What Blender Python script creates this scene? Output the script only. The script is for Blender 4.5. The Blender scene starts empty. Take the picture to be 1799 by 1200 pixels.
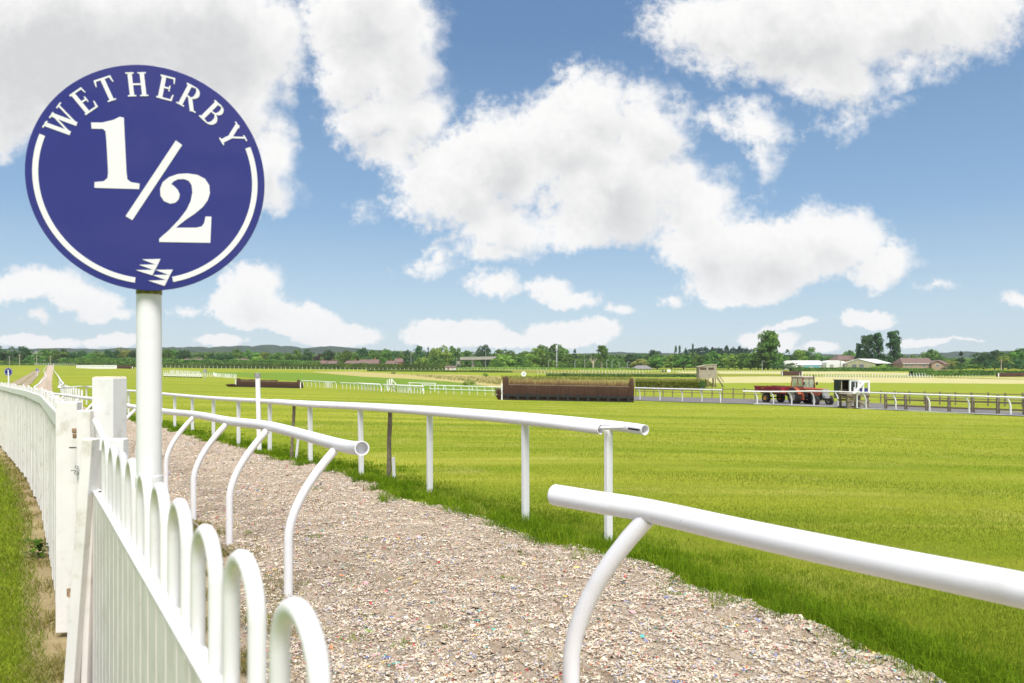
import bpy, bmesh, math, random
import numpy as np
from mathutils import Vector, Matrix, noise as mnoise
R = math.radians
random.seed(7)
rng = np.random.default_rng(11)
scene = bpy.context.scene
COL = scene.collection

# ---------------------------------------------------------------- camera geometry (photo 1799 x 1200)
F = 1249.0            # focal length in photo pixels (25 mm on a 36 mm wide sensor)
CX, HY, CAM_Z = 899.5, 641.0, 1.6

# ---------------------------------------------------------------- terrain
TU = np.array((-.551, .835)); TN = np.array((.835, .551)); TP = np.array((.136, 7.21))
def ground(x, y):
    x = np.asarray(x, float); y = np.asarray(y, float)
    d = (x-TP[0])*TN[0] + (y-TP[1])*TN[1]
    a = (x-TP[0])*TU[0] + (y-TP[1])*TU[1]
    ga = .9*(1-np.exp(-np.maximum(a, 0)/45.))
    dd = np.maximum(d-3., 0)
    gd = 2.6*(1-np.exp(-.0145*dd*dd/(dd+2.)))
    rs = np.clip((np.hypot(x, y)-170.)/260., 0, 1)
    return -(ga+gd)+2.4*rs*rs*(3-2*rs)
def gz(x, y): return float(ground(x, y))
def ray(px, py): return (px-CX)/F, (HY-py)/F
def G(px, py, zmax=700.):
    """world point on the ground that the photograph shows at px, py"""
    rx, rz = ray(px, py)
    prev = .5
    t = .5
    while t < zmax:
        if CAM_Z+rz*t < gz(rx*t, t):
            lo, hi = prev, t
            for _ in range(40):
                m = (lo+hi)/2
                if CAM_Z+rz*m < gz(rx*m, m): hi = m
                else: lo = m
            return Vector((rx*hi, hi, gz(rx*hi, hi)))
        prev = t
        t *= 1.02
    return Vector((rx*zmax, zmax, gz(rx*zmax, zmax)))
def A(px, Y):
    """ground point under column px at depth Y"""
    x = (px-CX)/F*Y
    return Vector((x, Y, gz(x, Y)))
def zat(py, Y): return CAM_Z+(HY-py)/F*Y
def W(px, py, Y): return Vector(((px-CX)/F*Y, Y, zat(py, Y)))

# ---------------------------------------------------------------- objects and properties
def tag(o, label=None, cat=None, group=None, kind=None):
    if label: o['label'] = label
    if cat: o['category'] = cat
    if group: o['group'] = group
    if kind: o['kind'] = kind
    return o
def thing(name, label, cat, loc=(0, 0, 0), rz=0., group=None):
    o = bpy.data.objects.new(name, None); COL.objects.link(o)
    o.location = loc; o.rotation_euler = (0, 0, rz); o.empty_display_size = .2
    return tag(o, label, cat, group)
def mesh_obj(name, me, mat=None, parent=None, loc=None):
    o = bpy.data.objects.new(name, me); COL.objects.link(o)
    if mat is not None and not me.materials:
        for m in (mat if isinstance(mat, (list, tuple)) else [mat]): me.materials.append(m)
    if parent: o.parent = parent
    if loc is not None: o.location = loc
    return o
def copy_tree(o, parent=None):
    c = o.copy(); COL.objects.link(c); c.parent = parent
    for ch in list(o.children): copy_tree(ch, c)
    return c

class MB:
    """collects shapes, then builds them as one mesh"""
    def __init__(self): self.v = []; self.f = []; self.s = []; self.mi = []
    def add(self, verts, faces, smooth=False, mi=0):
        n = len(self.v); self.v.extend([tuple(p) for p in verts])
        for f in faces: self.f.append(tuple(i+n for i in f)); self.s.append(smooth); self.mi.append(mi)
        return self
    def box(self, c, size, rz=0., rot=None, mi=0, taper=1.):
        sx, sy, sz = (q/2 for q in size)
        M = rot if rot is not None else Matrix.Rotation(rz, 3, 'Z')
        c = Vector(c); vs = []
        for z in (-1, 1):
            k = taper if z > 0 else 1.
            for x, y in ((-1, -1), (1, -1), (1, 1), (-1, 1)): vs.append(c+M @ Vector((x*sx*k, y*sy*k, z*sz)))
        return self.add(vs, [(3, 2, 1, 0), (4, 5, 6, 7), (0, 1, 5, 4), (1, 2, 6, 5), (2, 3, 7, 6), (3, 0, 4, 7)], False, mi)
    def beam(self, p, q, w, h, up=(0, 0, 1), mi=0):
        p, q = Vector(p), Vector(q); d = (q-p); L = d.length; d.normalize()
        up = Vector(up)
        if abs(d.dot(up)) > .98: up = Vector((1, 0, 0))
        s = d.cross(up).normalized(); u = s.cross(d)
        M = Matrix((d, s, u)).transposed()
        return self.box((p+q)/2, (L, w, h), rot=M, mi=mi)
    def tube(self, pts, r, n=12, caps=True, mi=0, inner=None):
        pts = [Vector(p) for p in pts]; m = len(pts)
        rs = r if isinstance(r, (list, tuple)) else [r]*m
        tang = []
        for i in range(m):
            t = (pts[min(i+1, m-1)]-pts[max(i-1, 0)]); tang.append(t.normalized())
        ref = Vector((0, 0, 1)) if abs(tang[0].z) < .9 else Vector((1, 0, 0))
        s = tang[0].cross(ref).normalized(); rings = []
        for i in range(m):
            s = (s-tang[i]*s.dot(tang[i])).normalized(); b = tang[i].cross(s)
            rings.append([pts[i]+(s*math.cos(2*math.pi*k/n)+b*math.sin(2*math.pi*k/n))*rs[i] for k in range(n)])
        vs = [p for q in rings for p in q]; fs = []
        for i in range(m-1):
            for k in range(n):
                k2 = (k+1) % n; fs.append((i*n+k, i*n+k2, (i+1)*n+k2, (i+1)*n+k))
        self.add(vs, fs, True, mi)
        if inner is None:
            if caps:
                self.add(rings[0], [tuple(reversed(range(n)))], False, mi); self.add(rings[-1], [tuple(range(n))], False, mi)
        else:                                           # open pipe ends: rim and a recess with a bottom
            for e, sg in ((0, 1), (m-1, -1)):
                c = pts[e]; t = tang[e]*sg
                ri = [c+(p-c)*inner for p in rings[e]]; rb = [p+t*.07 for p in ri]
                q = list(rings[e])+ri
                fs = [(k, (k+1) % n, n+(k+1) % n, n+k) if sg < 0 else (n+k, n+(k+1) % n, (k+1) % n, k) for k in range(n)]
                self.add(q, fs, False, mi)
                q = ri+rb; fs = [(k, (k+1) % n, n+(k+1) % n, n+k) for k in range(n)]
                self.add(q, fs, True, mi)
                self.add(rb, [tuple(range(n))], False, mi)
        return self
    def cyl(self, c, r, h, n=16, r2=None, mi=0, axis='Z'):
        c = Vector(c); ax = {'X': Vector((1, 0, 0)), 'Y': Vector((0, 1, 0)), 'Z': Vector((0, 0, 1))}[axis]
        return self.tube([c-ax*h/2, c+ax*h/2], [r, r if r2 is None else r2], n, True, mi)
    def prism(self, poly, M, depth, mi=0):
        """2-D outline in the frame M (4x4), pushed out by depth along its z"""
        n = len(poly)
        vs = [M @ Vector((x, y, 0)) for x, y in poly]+[M @ Vector((x, y, depth)) for x, y in poly]
        fs = [tuple(reversed(range(n))), tuple(range(n, 2*n))]+[(k, (k+1) % n, n+(k+1) % n, n+k) for k in range(n)]
        return self.add(vs, fs, False, mi)
    def lathe(self, prof, c=(0, 0, 0), n=20, M=None, mi=0):
        c = Vector(c); vs = []
        for r, z in prof:
            for k in range(n):
                p = Vector((r*math.cos(2*math.pi*k/n), r*math.sin(2*math.pi*k/n), z))
                vs.append(c+(M @ p if M is not None else p))
        fs = []
        for i in range(len(prof)-1):
            for k in range(n):
                k2 = (k+1) % n; fs.append((i*n+k, i*n+k2, (i+1)*n+k2, (i+1)*n+k))
        return self.add(vs, fs, True, mi)
    def build(self, name, mat, parent=None, world=True, bevel=0., loc=None):
        off = Vector((0, 0, 0))
        if world and parent is not None:
            r = parent
            while r.parent: r = r.parent
            off = Vector(r.location)
        if loc is not None: off = Vector(loc)
        me = bpy.data.meshes.new(name)
        v = np.array(self.v, float)-np.array(off)
        me.from_pydata(v.tolist(), [], self.f)
        me.polygons.foreach_set('use_smooth', self.s)
        for m in (mat if isinstance(mat, (list, tuple)) else [mat]): me.materials.append(m)
        me.polygons.foreach_set('material_index', self.mi)
        me.update()
        o = mesh_obj(name, me, None, parent, loc)
        if bevel:
            b = o.modifiers.new('edge', 'BEVEL'); b.width = bevel; b.segments = 2; b.limit_method = 'ANGLE'; b.angle_limit = R(40)
        return o

def np_mesh(name, verts, faces, attrs=None, smooth=False):
    """fast mesh from arrays: faces is an (n,k) array, attrs {name: per-vertex values}"""
    me = bpy.data.meshes.new(name)
    nv, (nf, k) = len(verts), faces.shape
    me.vertices.add(nv); me.vertices.foreach_set('co', np.ascontiguousarray(verts, dtype=np.float32).ravel())
    me.loops.add(nf*k); me.loops.foreach_set('vertex_index', np.ascontiguousarray(faces, dtype=np.int32).ravel())
    me.polygons.add(nf); me.polygons.foreach_set('loop_start', np.arange(0, nf*k, k, dtype=np.int32))
    me.polygons.foreach_set('loop_total', np.full(nf, k, dtype=np.int32))
    me.polygons.foreach_set('use_smooth', np.full(nf, smooth, dtype=bool))
    me.update(calc_edges=True)
    for an, val in (attrs or {}).items():
        val = np.asarray(val, dtype=np.float32)
        if val.ndim == 1:
            at = me.attributes.new(an, 'FLOAT', 'POINT'); at.data.foreach_set('value', val)
        else:
            at = me.attributes.new(an, 'FLOAT_COLOR', 'POINT')
            at.data.foreach_set('color', np.concatenate([val, np.ones((len(val), 1), np.float32)], 1).ravel())
    return me

# ---------------------------------------------------------------- materials
class NT:
    def __init__(self, mat): self.t = mat.node_tree; self.n = self.t.nodes; self.l = self.t.links
    def new(self, typ, **kw):
        x = self.n.new(typ)
        for k, v in kw.items():
            if k in x.inputs.keys() if isinstance(k, str) else False: pass
            setattr(x, k, v)
        return x
    def link(self, a, b): self.l.new(a, b)
    def val(self, node, i, v):
        if hasattr(v, 'is_linked') or isinstance(v, bpy.types.NodeSocket): self.l.new(v, node.inputs[i])
        else: node.inputs[i].default_value = v
    def math(self, op, a, b=0., c=0., clamp=False):
        x = self.n.new('ShaderNodeMath'); x.operation = op; x.use_clamp = clamp
        self.val(x, 0, a); self.val(x, 1, b); self.val(x, 2, c)
        return x.outputs[0]
    def mix(self, f, a, b, mode='MIX'):
        x = self.n.new('ShaderNodeMix'); x.data_type = 'RGBA'; x.blend_type = mode
        self.val(x, 0, f); self.val(x, 6, a); self.val(x, 7, b)
        return x.outputs[2]
    def noise(self, vec, scale, detail=4., rough=.55, out=0):
        x = self.n.new('ShaderNodeTexNoise'); self.l.new(vec, x.inputs['Vector'])
        x.inputs['Scale'].default_value = scale; x.inputs['Detail'].default_value = detail; x.inputs['Roughness'].default_value = rough
        return x.outputs[out]
    def ramp(self, f, stops):
        x = self.n.new('ShaderNodeValToRGB'); cr = x.color_ramp
        while len(cr.elements) < len(stops): cr.elements.new(.5)
        for e, (p, c) in zip(cr.elements, stops): e.position = p; e.color = c if len(c) == 4 else (*c, 1)
        self.l.new(f, x.inputs[0]); return x.outputs[0]
    def step(self, v, lo, hi):
        x = self.n.new('ShaderNodeMapRange'); x.interpolation_type = 'SMOOTHSTEP'
        self.val(x, 0, v); x.inputs[1].default_value = lo; x.inputs[2].default_value = hi
        return x.outputs[0]
    def attr(self, name):
        x = self.n.new('ShaderNodeAttribute'); x.attribute_name = name; return x
    def coord(self, which='Object'): return self.n.new('ShaderNodeTexCoord').outputs[which]
    def pos(self): return self.n.new('ShaderNodeNewGeometry').outputs['Position']
    def scalevec(self, vec, s, rot=(0, 0, 0)):
        x = self.n.new('ShaderNodeMapping'); self.l.new(vec, x.inputs[0]); x.inputs['Scale'].default_value = s; x.inputs['Rotation'].default_value = rot
        return x.outputs[0]
    def bump(self, h, strength=.3, dist=.01):
        x = self.n.new('ShaderNodeBump'); self.l.new(h, x.inputs['Height']); x.inputs['Strength'].default_value = strength; x.inputs['Distance'].default_value = dist
        return x.outputs[0]
C4 = lambda c: (*c, 1) if len(c) == 3 else c
def new_mat(name):
    m = bpy.data.materials.new(name); m.use_nodes = True
    nt = NT(m); b = nt.n['Principled BSDF']
    return m, nt, b
def simple(name, col, rough=.6, metal=0., var=.12, scale=6., bump=0., spec=.5, dirt=None, bscale=None):
    """plain material whose colour wavers a little with a noise, optional dirt blotches and bump"""
    m, nt, b = new_mat(name)
    p = nt.coord('Object'); n1 = nt.noise(p, scale, 5.)
    lo = tuple(max(0, q*(1-var)) for q in col); hi = tuple(min(1, q*(1+var)) for q in col)
    c = nt.mix(nt.step(n1, .3, .7), C4(lo), C4(hi))
    if dirt:
        dcol, amt, dsc = dirt
        n2 = nt.noise(p, dsc, 7., .65)
        c = nt.mix(nt.math('MULTIPLY', nt.step(n2, .52, .72), amt), c, C4(dcol))
    nt.link(c, b.inputs['Base Color']); b.inputs['Roughness'].default_value = rough; b.inputs['Metallic'].default_value = metal
    b.inputs['Specular IOR Level'].default_value = spec
    if bump:
        nt.link(nt.bump(nt.noise(p, bscale or scale*8, 6.), bump, .004), b.inputs['Normal'])
    return m
M = {}
WHITE = (.80, .80, .78)
M['pipe'] = simple('white_plastic', (.77, .765, .775), .38, var=.02, scale=2., dirt=((.55, .53, .46), .35, 3.5))
_m = M['pipe']; _nt = NT(_m); _b = _nt.n['Principled BSDF']; _src = _b.inputs['Base Color'].links[0].from_socket     # specks and scuffs on the tubes
_sp = _nt.math('MULTIPLY', _nt.step(_nt.noise(_nt.coord('Object'), 85., 3., .6), .66, .74), _nt.step(_nt.noise(_nt.coord('Object'), 4., 4., .6), .45, .62))
_nt.link(_nt.mix(_nt.math('MULTIPLY', _sp, .6), _src, (.30, .28, .20, 1)), _b.inputs['Base Color'])
M['pipe_far'] = simple('white_rail_paint', (.80, .80, .78), .5, var=.03)
M['paint'] = simple('white_painted_wood', (.78, .765, .75), .6, var=.04, scale=5., bump=.12, dirt=((.50, .45, .36), .45, 9.), bscale=70)
M['board'] = simple('weathered_white_boards', (.77, .745, .71), .65, var=.05, scale=4., bump=.18, dirt=((.42, .38, .26), .5, 7.), bscale=60)
M['hoop'] = simple('white_hoop_plastic', (.77, .755, .75), .42, var=.02, scale=3., dirt=((.52, .48, .38), .3, 8.))
M['panel'] = simple('cream_board_panel', (.76, .72, .68), .6, var=.05, scale=7., dirt=((.50, .44, .33), .35, 8.))
M['timber'] = simple('grey_timber', (.20, .165, .115), .85, var=.25, scale=14., bump=.5)
M['tan_timber'] = simple('pale_weathered_timber', (.36, .31, .24), .85, var=.2, scale=3.)
M['rust'] = simple('rusty_iron', (.30, .20, .12), .8, var=.4, scale=40., bump=.4)
M['iron'] = simple('dark_iron', (.10, .10, .105), .45, .6, var=.2)
M['lichen'] = simple('green_grime', (.20, .19, .05), .9, var=.4, scale=60)
M['sign_blue'], _nt, _b = new_mat('sign_blue')
_p = _nt.coord('Object')
_nt.link(_nt.mix(_nt.noise(_p, 5., 4.), (.020, .024, .185, 1), (.030, .032, .21, 1)), _b.inputs['Base Color'])
_b.inputs['Roughness'].default_value = .4; _b.inputs['Specular IOR Level'].default_value = .25; _b.inputs['Coat Weight'].default_value = .55; _b.inputs['Coat Roughness'].default_value = .02
M['sign_white'] = simple('sign_white', (.80, .80, .82), .4, var=.02)
M['birch'], _nt, _b = new_mat('birch_brush')
_p = _nt.coord('Object'); _v = _nt.noise(_nt.scalevec(_p, (22, 22, 1.2)), 1., 5., .6); _v2 = _nt.noise(_p, 1.4, 4.)
_c = _nt.ramp(_v, [(.3, (.022, .011, .008)), (.5, (.10, .045, .028)), (.72, (.24, .12, .075))])
_nt.link(_nt.mix(_nt.step(_v2, .35, .7), _c, (.05, .025, .016, 1)), _b.inputs['Base Color']); _b.inputs['Roughness'].default_value = .9
_nt.link(_nt.bump(_v, .8, .05), _b.inputs['Normal'])
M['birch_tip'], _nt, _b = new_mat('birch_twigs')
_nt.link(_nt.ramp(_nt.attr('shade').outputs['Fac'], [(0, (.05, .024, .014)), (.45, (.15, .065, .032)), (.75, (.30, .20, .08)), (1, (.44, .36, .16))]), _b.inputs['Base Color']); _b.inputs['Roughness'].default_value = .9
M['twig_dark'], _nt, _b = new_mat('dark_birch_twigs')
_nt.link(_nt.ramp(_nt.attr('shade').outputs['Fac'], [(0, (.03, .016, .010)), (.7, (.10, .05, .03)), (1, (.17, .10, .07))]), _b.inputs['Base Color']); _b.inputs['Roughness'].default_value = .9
M['black'] = simple('black_board', (.012, .013, .014), .6, var=.3)
M['charcoal'] = simple('dark_corrugated_steel', (.030, .042, .046), .55, var=.2)
M['inside'] = simple('brown_plywood', (.085, .055, .038), .8, var=.3, scale=3)
M['tractor'] = simple('faded_red_paint', (.43, .10, .048), .5, var=.14, scale=5., dirt=((.20, .09, .05), .5, 8.))
M['trailer'] = simple('crimson_paint', (.42, .040, .055), .55, var=.18, scale=4., dirt=((.12, .04, .03), .5, 6.))
M['tyre'] = simple('tyre_rubber', (.030, .027, .025), .85, var=.3, scale=9., dirt=((.12, .09, .06), .5, 7.))
M['rim'] = simple('pale_wheel_steel', (.48, .44, .36), .5, var=.2, scale=12., dirt=((.15, .09, .05), .7, 10.))
M['yellow'] = simple('yellow_hub_paint', (.62, .30, .03), .5, var=.15)
M['greymetal'] = simple('grey_metal', (.30, .30, .29), .5, var=.15)
M['blackmetal'] = simple('black_metal', (.02, .02, .02), .5)
M['blue'] = simple('blue_panel', (.03, .045, .20), .5, var=.1)
M['glass'], _nt, _b = new_mat('cab_glass')
_b.inputs['Base Color'].default_value = (.75, .80, .78, 1); _b.inputs['Roughness'].default_value = .05; _b.inputs['Transmission Weight'].default_value = .85; _b.inputs['IOR'].default_value = 1.05
_b.inputs['Specular IOR Level'].default_value = .8
M['winglass'] = simple('window_glass', (.12, .14, .15), .1, var=.3)
M['roof'] = simple('brown_roof_tiles', (.16, .105, .085), .85, var=.18, scale=1.5)
M['roofgrey'] = simple('grey_roof', (.20, .19, .185), .8, var=.15, scale=1.)
M['brick'] = simple('pale_brick', (.36, .25, .17), .85, var=.15, scale=2.)
M['brickred'] = simple('red_brick', (.30, .14, .09), .85, var=.2, scale=2.)
M['render'] = simple('cream_render', (.62, .60, .54), .8, var=.08, scale=.8)
M['cladwhite'] = simple('white_cladding', (.70, .70, .68), .55, var=.06, scale=.6)
M['cladolive'] = simple('olive_cladding', (.33, .32, .20), .7, var=.08, scale=.7)
M['door'] = simple('grey_shutter', (.13, .13, .16), .6, var=.1)
M['teal'] = simple('teal_steel', (.12, .36, .40), .6, var=.15)
M['concrete'] = simple('concrete', (.36, .33, .29), .85, var=.12, scale=.6)
M['mast'] = simple('galvanised_steel', (.42, .43, .44), .5, var=.1)
M['bark'] = simple('bark', (.075, .055, .038), .9, var=.3, scale=1.)
M['palebark'] = simple('pale_bark', (.42, .36, .27), .9, var=.25, scale=1.)
M['asphalt'] = simple('asphalt', (.14, .13, .125), .9, var=.15, scale=.6, dirt=((.22, .19, .15), .5, .35))

def foliage(name, lo, mid, hi, trans=.25):
    m, nt, b = new_mat(name)
    c = nt.ramp(nt.attr('shade').outputs['Fac'], [(0, lo), (.5, mid), (1, hi)])
    oi = nt.n.new('ShaderNodeObjectInfo')
    hs = nt.n.new('ShaderNodeHueSaturation'); nt.link(c, hs.inputs['Color'])
    nt.link(nt.math('MULTIPLY_ADD', oi.outputs['Random'], .04, .48), hs.inputs['Hue'])
    nt.link(nt.math('MULTIPLY_ADD', oi.outputs['Random'], .5, .75), hs.inputs['Value'])
    nt.link(hs.outputs[0], b.inputs['Base Color']); b.inputs['Roughness'].default_value = .75; b.inputs['Specular IOR Level'].default_value = .25
    tr = nt.n.new('ShaderNodeBsdfTranslucent'); nt.link(hs.outputs[0], tr.inputs[0])
    mx = nt.n.new('ShaderNodeMixShader'); mx.inputs[0].default_value = trans
    nt.link(b.outputs[0], mx.inputs[1]); nt.link(tr.outputs[0], mx.inputs[2]); nt.link(mx.outputs[0], nt.n['Material Output'].inputs[0])
    return m
M['leaf_mid'] = foliage('leaves_mid_green', (0.046, 0.101, 0.021), (0.114, 0.228, 0.036), (0.252, 0.415, 0.064))
M['leaf_dark'] = foliage('leaves_dark_green', (0.025, 0.063, 0.023), (0.055, 0.127, 0.040), (0.127, 0.228, 0.064))
M['leaf_light'] = foliage('leaves_light_green', (0.087, 0.164, 0.025), (0.214, 0.339, 0.051), (0.402, 0.528, 0.101))
M['leaf_olive'] = foliage('leaves_olive', (0.103, 0.113, 0.021), (0.259, 0.276, 0.052), (0.431, 0.431, 0.103))
M['leaf_conifer'] = foliage('needles_dark', (0.021, 0.051, 0.030), (0.040, 0.091, 0.051), (0.086, 0.151, 0.075))
M['leaf_copper'] = foliage('leaves_copper', (0.028, 0.017, 0.021), (0.061, 0.034, 0.038), (0.113, 0.062, 0.062))
M['leaf_willow'] = foliage('leaves_willow', (0.155, 0.172, 0.034), (0.328, 0.362, 0.086), (0.517, 0.535, 0.155))
M['leaf_hedge'] = foliage('hedge_leaves', (0.043, 0.089, 0.021), (0.113, 0.208, 0.038), (0.245, 0.331, 0.066))

def blades(name, stops):
    m, nt, b = new_mat(name)
    c = nt.ramp(nt.attr('shade').outputs['Fac'], stops)
    nt.link(c, b.inputs['Base Color']); b.inputs['Roughness'].default_value = .7; b.inputs['Specular IOR Level'].default_value = .08
    tr = nt.n.new('ShaderNodeBsdfTranslucent'); nt.link(c, tr.inputs[0])
    mx = nt.n.new('ShaderNodeMixShader'); mx.inputs[0].default_value = .35
    nt.link(b.outputs[0], mx.inputs[1]); nt.link(tr.outputs[0], mx.inputs[2]); nt.link(mx.outputs[0], nt.n['Material Output'].inputs[0])
    return m
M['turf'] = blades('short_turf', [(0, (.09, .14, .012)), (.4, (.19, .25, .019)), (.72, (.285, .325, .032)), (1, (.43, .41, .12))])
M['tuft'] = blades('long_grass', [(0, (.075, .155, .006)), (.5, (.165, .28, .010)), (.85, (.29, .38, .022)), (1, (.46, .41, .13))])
M['drygrass'] = blades('dry_grass', [(0, (.16, .15, .03)), (.5, (.32, .28, .09)), (1, (.46, .40, .19))])
M['rough'] = blades('rough_grass', [(0, (.07, .09, .012)), (.5, (.15, .17, .025)), (1, (.27, .27, .06))])
M['weed'] = blades('weed_leaves', [(0, (.03, .07, .008)), (1, (.10, .19, .02))])

# ground sheet: zones come from per-vertex weights, all edges broken by noise
M['field'], nt, b = new_mat('field_ground')
p = nt.pos()
n_big = nt.noise(p, .05, 5.); n_mid = nt.noise(p, .6, 5.); n_fine = nt.noise(p, 9., 8., .7)
n_str = nt.noise(nt.scalevec(p, (.035, .42, 1), (0, 0, R(-14))), 1., 4., .6)
n_str2 = nt.noise(nt.scalevec(p, (.12, 1.6, 1), (0, 0, R(-8))), 1., 4., .6)
c = nt.mix(nt.step(n_str, .36, .64), (.17, .225, .015, 1), (.28, .305, .030, 1))
c = nt.mix(nt.math('MULTIPLY', nt.step(n_str2, .50, .72), .6), c, (.38, .37, .065, 1))
c = nt.mix(nt.math('MULTIPLY', nt.step(n_big, .5, .75), .35), c, (.19, .25, .018, 1))
c = nt.mix(nt.math('MULTIPLY', nt.step(n_fine, .45, .75), .35), c, (.12, .16, .012, 1))
c = nt.mix(nt.math('MULTIPLY', nt.step(n_mid, .55, .72), .4), c, (.38, .35, .10, 1))
def zone(c, name, col, col2, amp=.5):
    w = nt.math('ADD', nt.attr(name).outputs['Fac'], nt.math('MULTIPLY', nt.math('SUBTRACT', n_mid, .5), amp))
    z = nt.mix(nt.step(n_str2, .35, .65), C4(col), C4(col2))
    return nt.mix(nt.step(w, .35, .65), c, z)
c = zone(c, 'vivid', (.12, .205, .020), (.16, .245, .028))
c = zone(c, 'green', (.20, .26, .022), (.26, .30, .035))
c = zone(c, 'tan', (.42, .34, .15), (.36, .33, .11))
c = zone(c, 'hay', (.50, .45, .23), (.40, .385, .16))
c = zone(c, 'rough', (.17, .18, .035), (.24, .23, .055))
c = zone(c, 'lawn', (.14, .20, .014), (.21, .26, .020))
c = zone(c, 'dry', (.27, .205, .11), (.35, .285, .15))
c = zone(c, 'soil', (.26, .22, .13), (.36, .30, .20))
c = nt.mix(nt.math('MULTIPLY', nt.math('MULTIPLY', nt.step(nt.noise(p, 30., 6., .7), .5, .7), .5), nt.attr('dry').outputs['Fac']), c, (.14, .11, .05, 1))
nt.link(c, b.inputs['Base Color']); b.inputs['Roughness'].default_value = .95; b.inputs['Specular IOR Level'].default_value = .05
nt.link(nt.bump(n_fine, .5, .04), b.inputs['Normal'])

M['gallop'], nt, b = new_mat('carpet_fibre_bed')
p = nt.pos(); a1 = nt.noise(p, 24., 9., .75); a2 = nt.noise(p, 1.6, 5.); a3 = nt.noise(p, 90., 5., .7)
pw = nt.n.new('ShaderNodeVectorMath'); pw.operation = 'MULTIPLY_ADD'; nt.link(nt.noise(p, 40., 3., .6, out=1), pw.inputs[0]); pw.inputs[1].default_value = (.03, .03, .03); nt.link(p, pw.inputs[2])
def flecks(scale, stops, ch):
    vo = nt.n.new('ShaderNodeTexVoronoi'); nt.link(pw.outputs[0], vo.inputs['Vector']); vo.inputs['Scale'].default_value = scale
    sp = nt.n.new('ShaderNodeSeparateColor'); nt.link(vo.outputs['Color'], sp.inputs[0]); x = nt.n.new('ShaderNodeValToRGB'); x.color_ramp.interpolation = 'CONSTANT'
    while len(x.color_ramp.elements) < len(stops): x.color_ramp.elements.new(.5)
    for e, (q_, c_) in zip(x.color_ramp.elements, stops): e.position = q_; e.color = (*c_, 1)
    nt.link(sp.outputs[ch], x.inputs[0]); return x.outputs[0]
f1 = flecks(62., [(0, (0.430, 0.340, 0.237)), (.2, (0.516, 0.421, 0.311)), (.36, (0.344, 0.259, 0.178)), (.52, (0.585, 0.502, 0.400)), (.66, (0.241, 0.174, 0.115)), (.72, (0.482, 0.373, 0.266)), (.84, (0.636, 0.567, 0.474)), (.90, (0.533, 0.381, 0.296)), (.93, (0.344, 0.324, 0.340)), (.955, (0.129, 0.130, 0.163)), (.968, (0.600, 0.160, 0.090)), (.976, (0.520, 0.070, 0.070)), (.983, (0.155, 0.356, 0.311)), (.99, (0.620, 0.500, 0.200))], 0)
f2 = flecks(118., [(0, (0.464, 0.373, 0.274)), (.25, (0.568, 0.478, 0.370)), (.42, (0.378, 0.292, 0.200)), (.60, (0.602, 0.527, 0.422)), (.74, (0.275, 0.203, 0.137)), (.82, (0.516, 0.405, 0.296)), (.92, (0.654, 0.591, 0.503)), (.97, (0.516, 0.324, 0.266)), (.985, (0.206, 0.211, 0.296))], 1)
c = nt.mix(nt.step(a1, .42, .58), f1, f2)
c = nt.mix(nt.math('MULTIPLY', nt.step(a1, .5, .30), .5), c, (.20, .15, .105, 1))
c = nt.mix(nt.math('MULTIPLY', nt.step(a2, .50, .70), .5), c, (.26, .19, .125, 1))
nt.link(c, b.inputs['Base Color']); b.inputs['Roughness'].default_value = .95; b.inputs['Specular IOR Level'].default_value = .1
nt.link(nt.bump(nt.math('ADD', a3, a1), .8, .03), b.inputs['Normal'])
M['fibre'], nt, b = new_mat('carpet_fibre_scraps')
nt.link(nt.attr('Col').outputs['Color'], b.inputs['Base Color']); b.inputs['Roughness'].default_value = .9; b.inputs['Specular IOR Level'].default_value = .15
M['hill'], nt, b = new_mat('wooded_hill')
p = nt.pos(); a1 = nt.noise(p, .03, 6., .6); a2 = nt.noise(p, .006, 4.)
c = nt.ramp(a1, [(.35, (.010, .024, .014)), (.55, (.026, .052, .022)), (.75, (.06, .09, .03))])
c = nt.mix(nt.step(a2, .58, .66), c, (.09, .12, .04, 1))
nt.link(c, b.inputs['Base Color']); b.inputs['Roughness'].default_value = .95
nt.link(nt.bump(a1, 1., 8.), b.inputs['Normal'])
# ---------------------------------------------------------------- camera
cam_d = bpy.data.cameras.new('camera'); cam = bpy.data.objects.new('camera', cam_d); COL.objects.link(cam)
cam.location = (0, 0, CAM_Z); cam.rotation_euler = (R(90), 0, 0)
cam_d.sensor_width = 36; cam_d.lens = 36*F/1799.; cam_d.shift_y = (HY-599.5)/1799.
cam_d.clip_start = .05; cam_d.clip_end = 20000
cam_d.dof.use_dof = True; cam_d.dof.focus_distance = 7.5; cam_d.dof.aperture_fstop = 4.0
scene.camera = cam

# ---------------------------------------------------------------- where the lines of the course run
OUT = [(1069, 950), (923, 918), (755, 865), (634, 835), (545, 814), (474, 795), (419, 782), (375, 771), (338, 760), (307, 752), (283, 745), (262, 739), (243, 733), (226, 729), (213, 726), (152, 710.5)]
OUTW = [G(*q) for q in OUT]
INW = [Vector((-1.52, 4.83, 0)), Vector((-2.49, 6.26, 0)), Vector((-3.33, 7.43, 0)), Vector((-4.43, 9.1, 0))]
for q in INW: q.z = gz(q.x, q.y)
def interp(poly, s):
    i = min(int(s), len(poly)-2); return poly[i].lerp(poly[i+1], s-i)
def inside(poly, px, py):
    r = np.zeros(px.shape, bool); n = len(poly)
    for i in range(n):
        x1, y1 = poly[i]; x2, y2 = poly[(i+1) % n]
        if y1 == y2: continue
        k = ((y1 > py) != (y2 > py)) & (px < (x2-x1)*(py-y1)/(y2-y1)+x1)
        r ^= k
    return r
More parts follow.
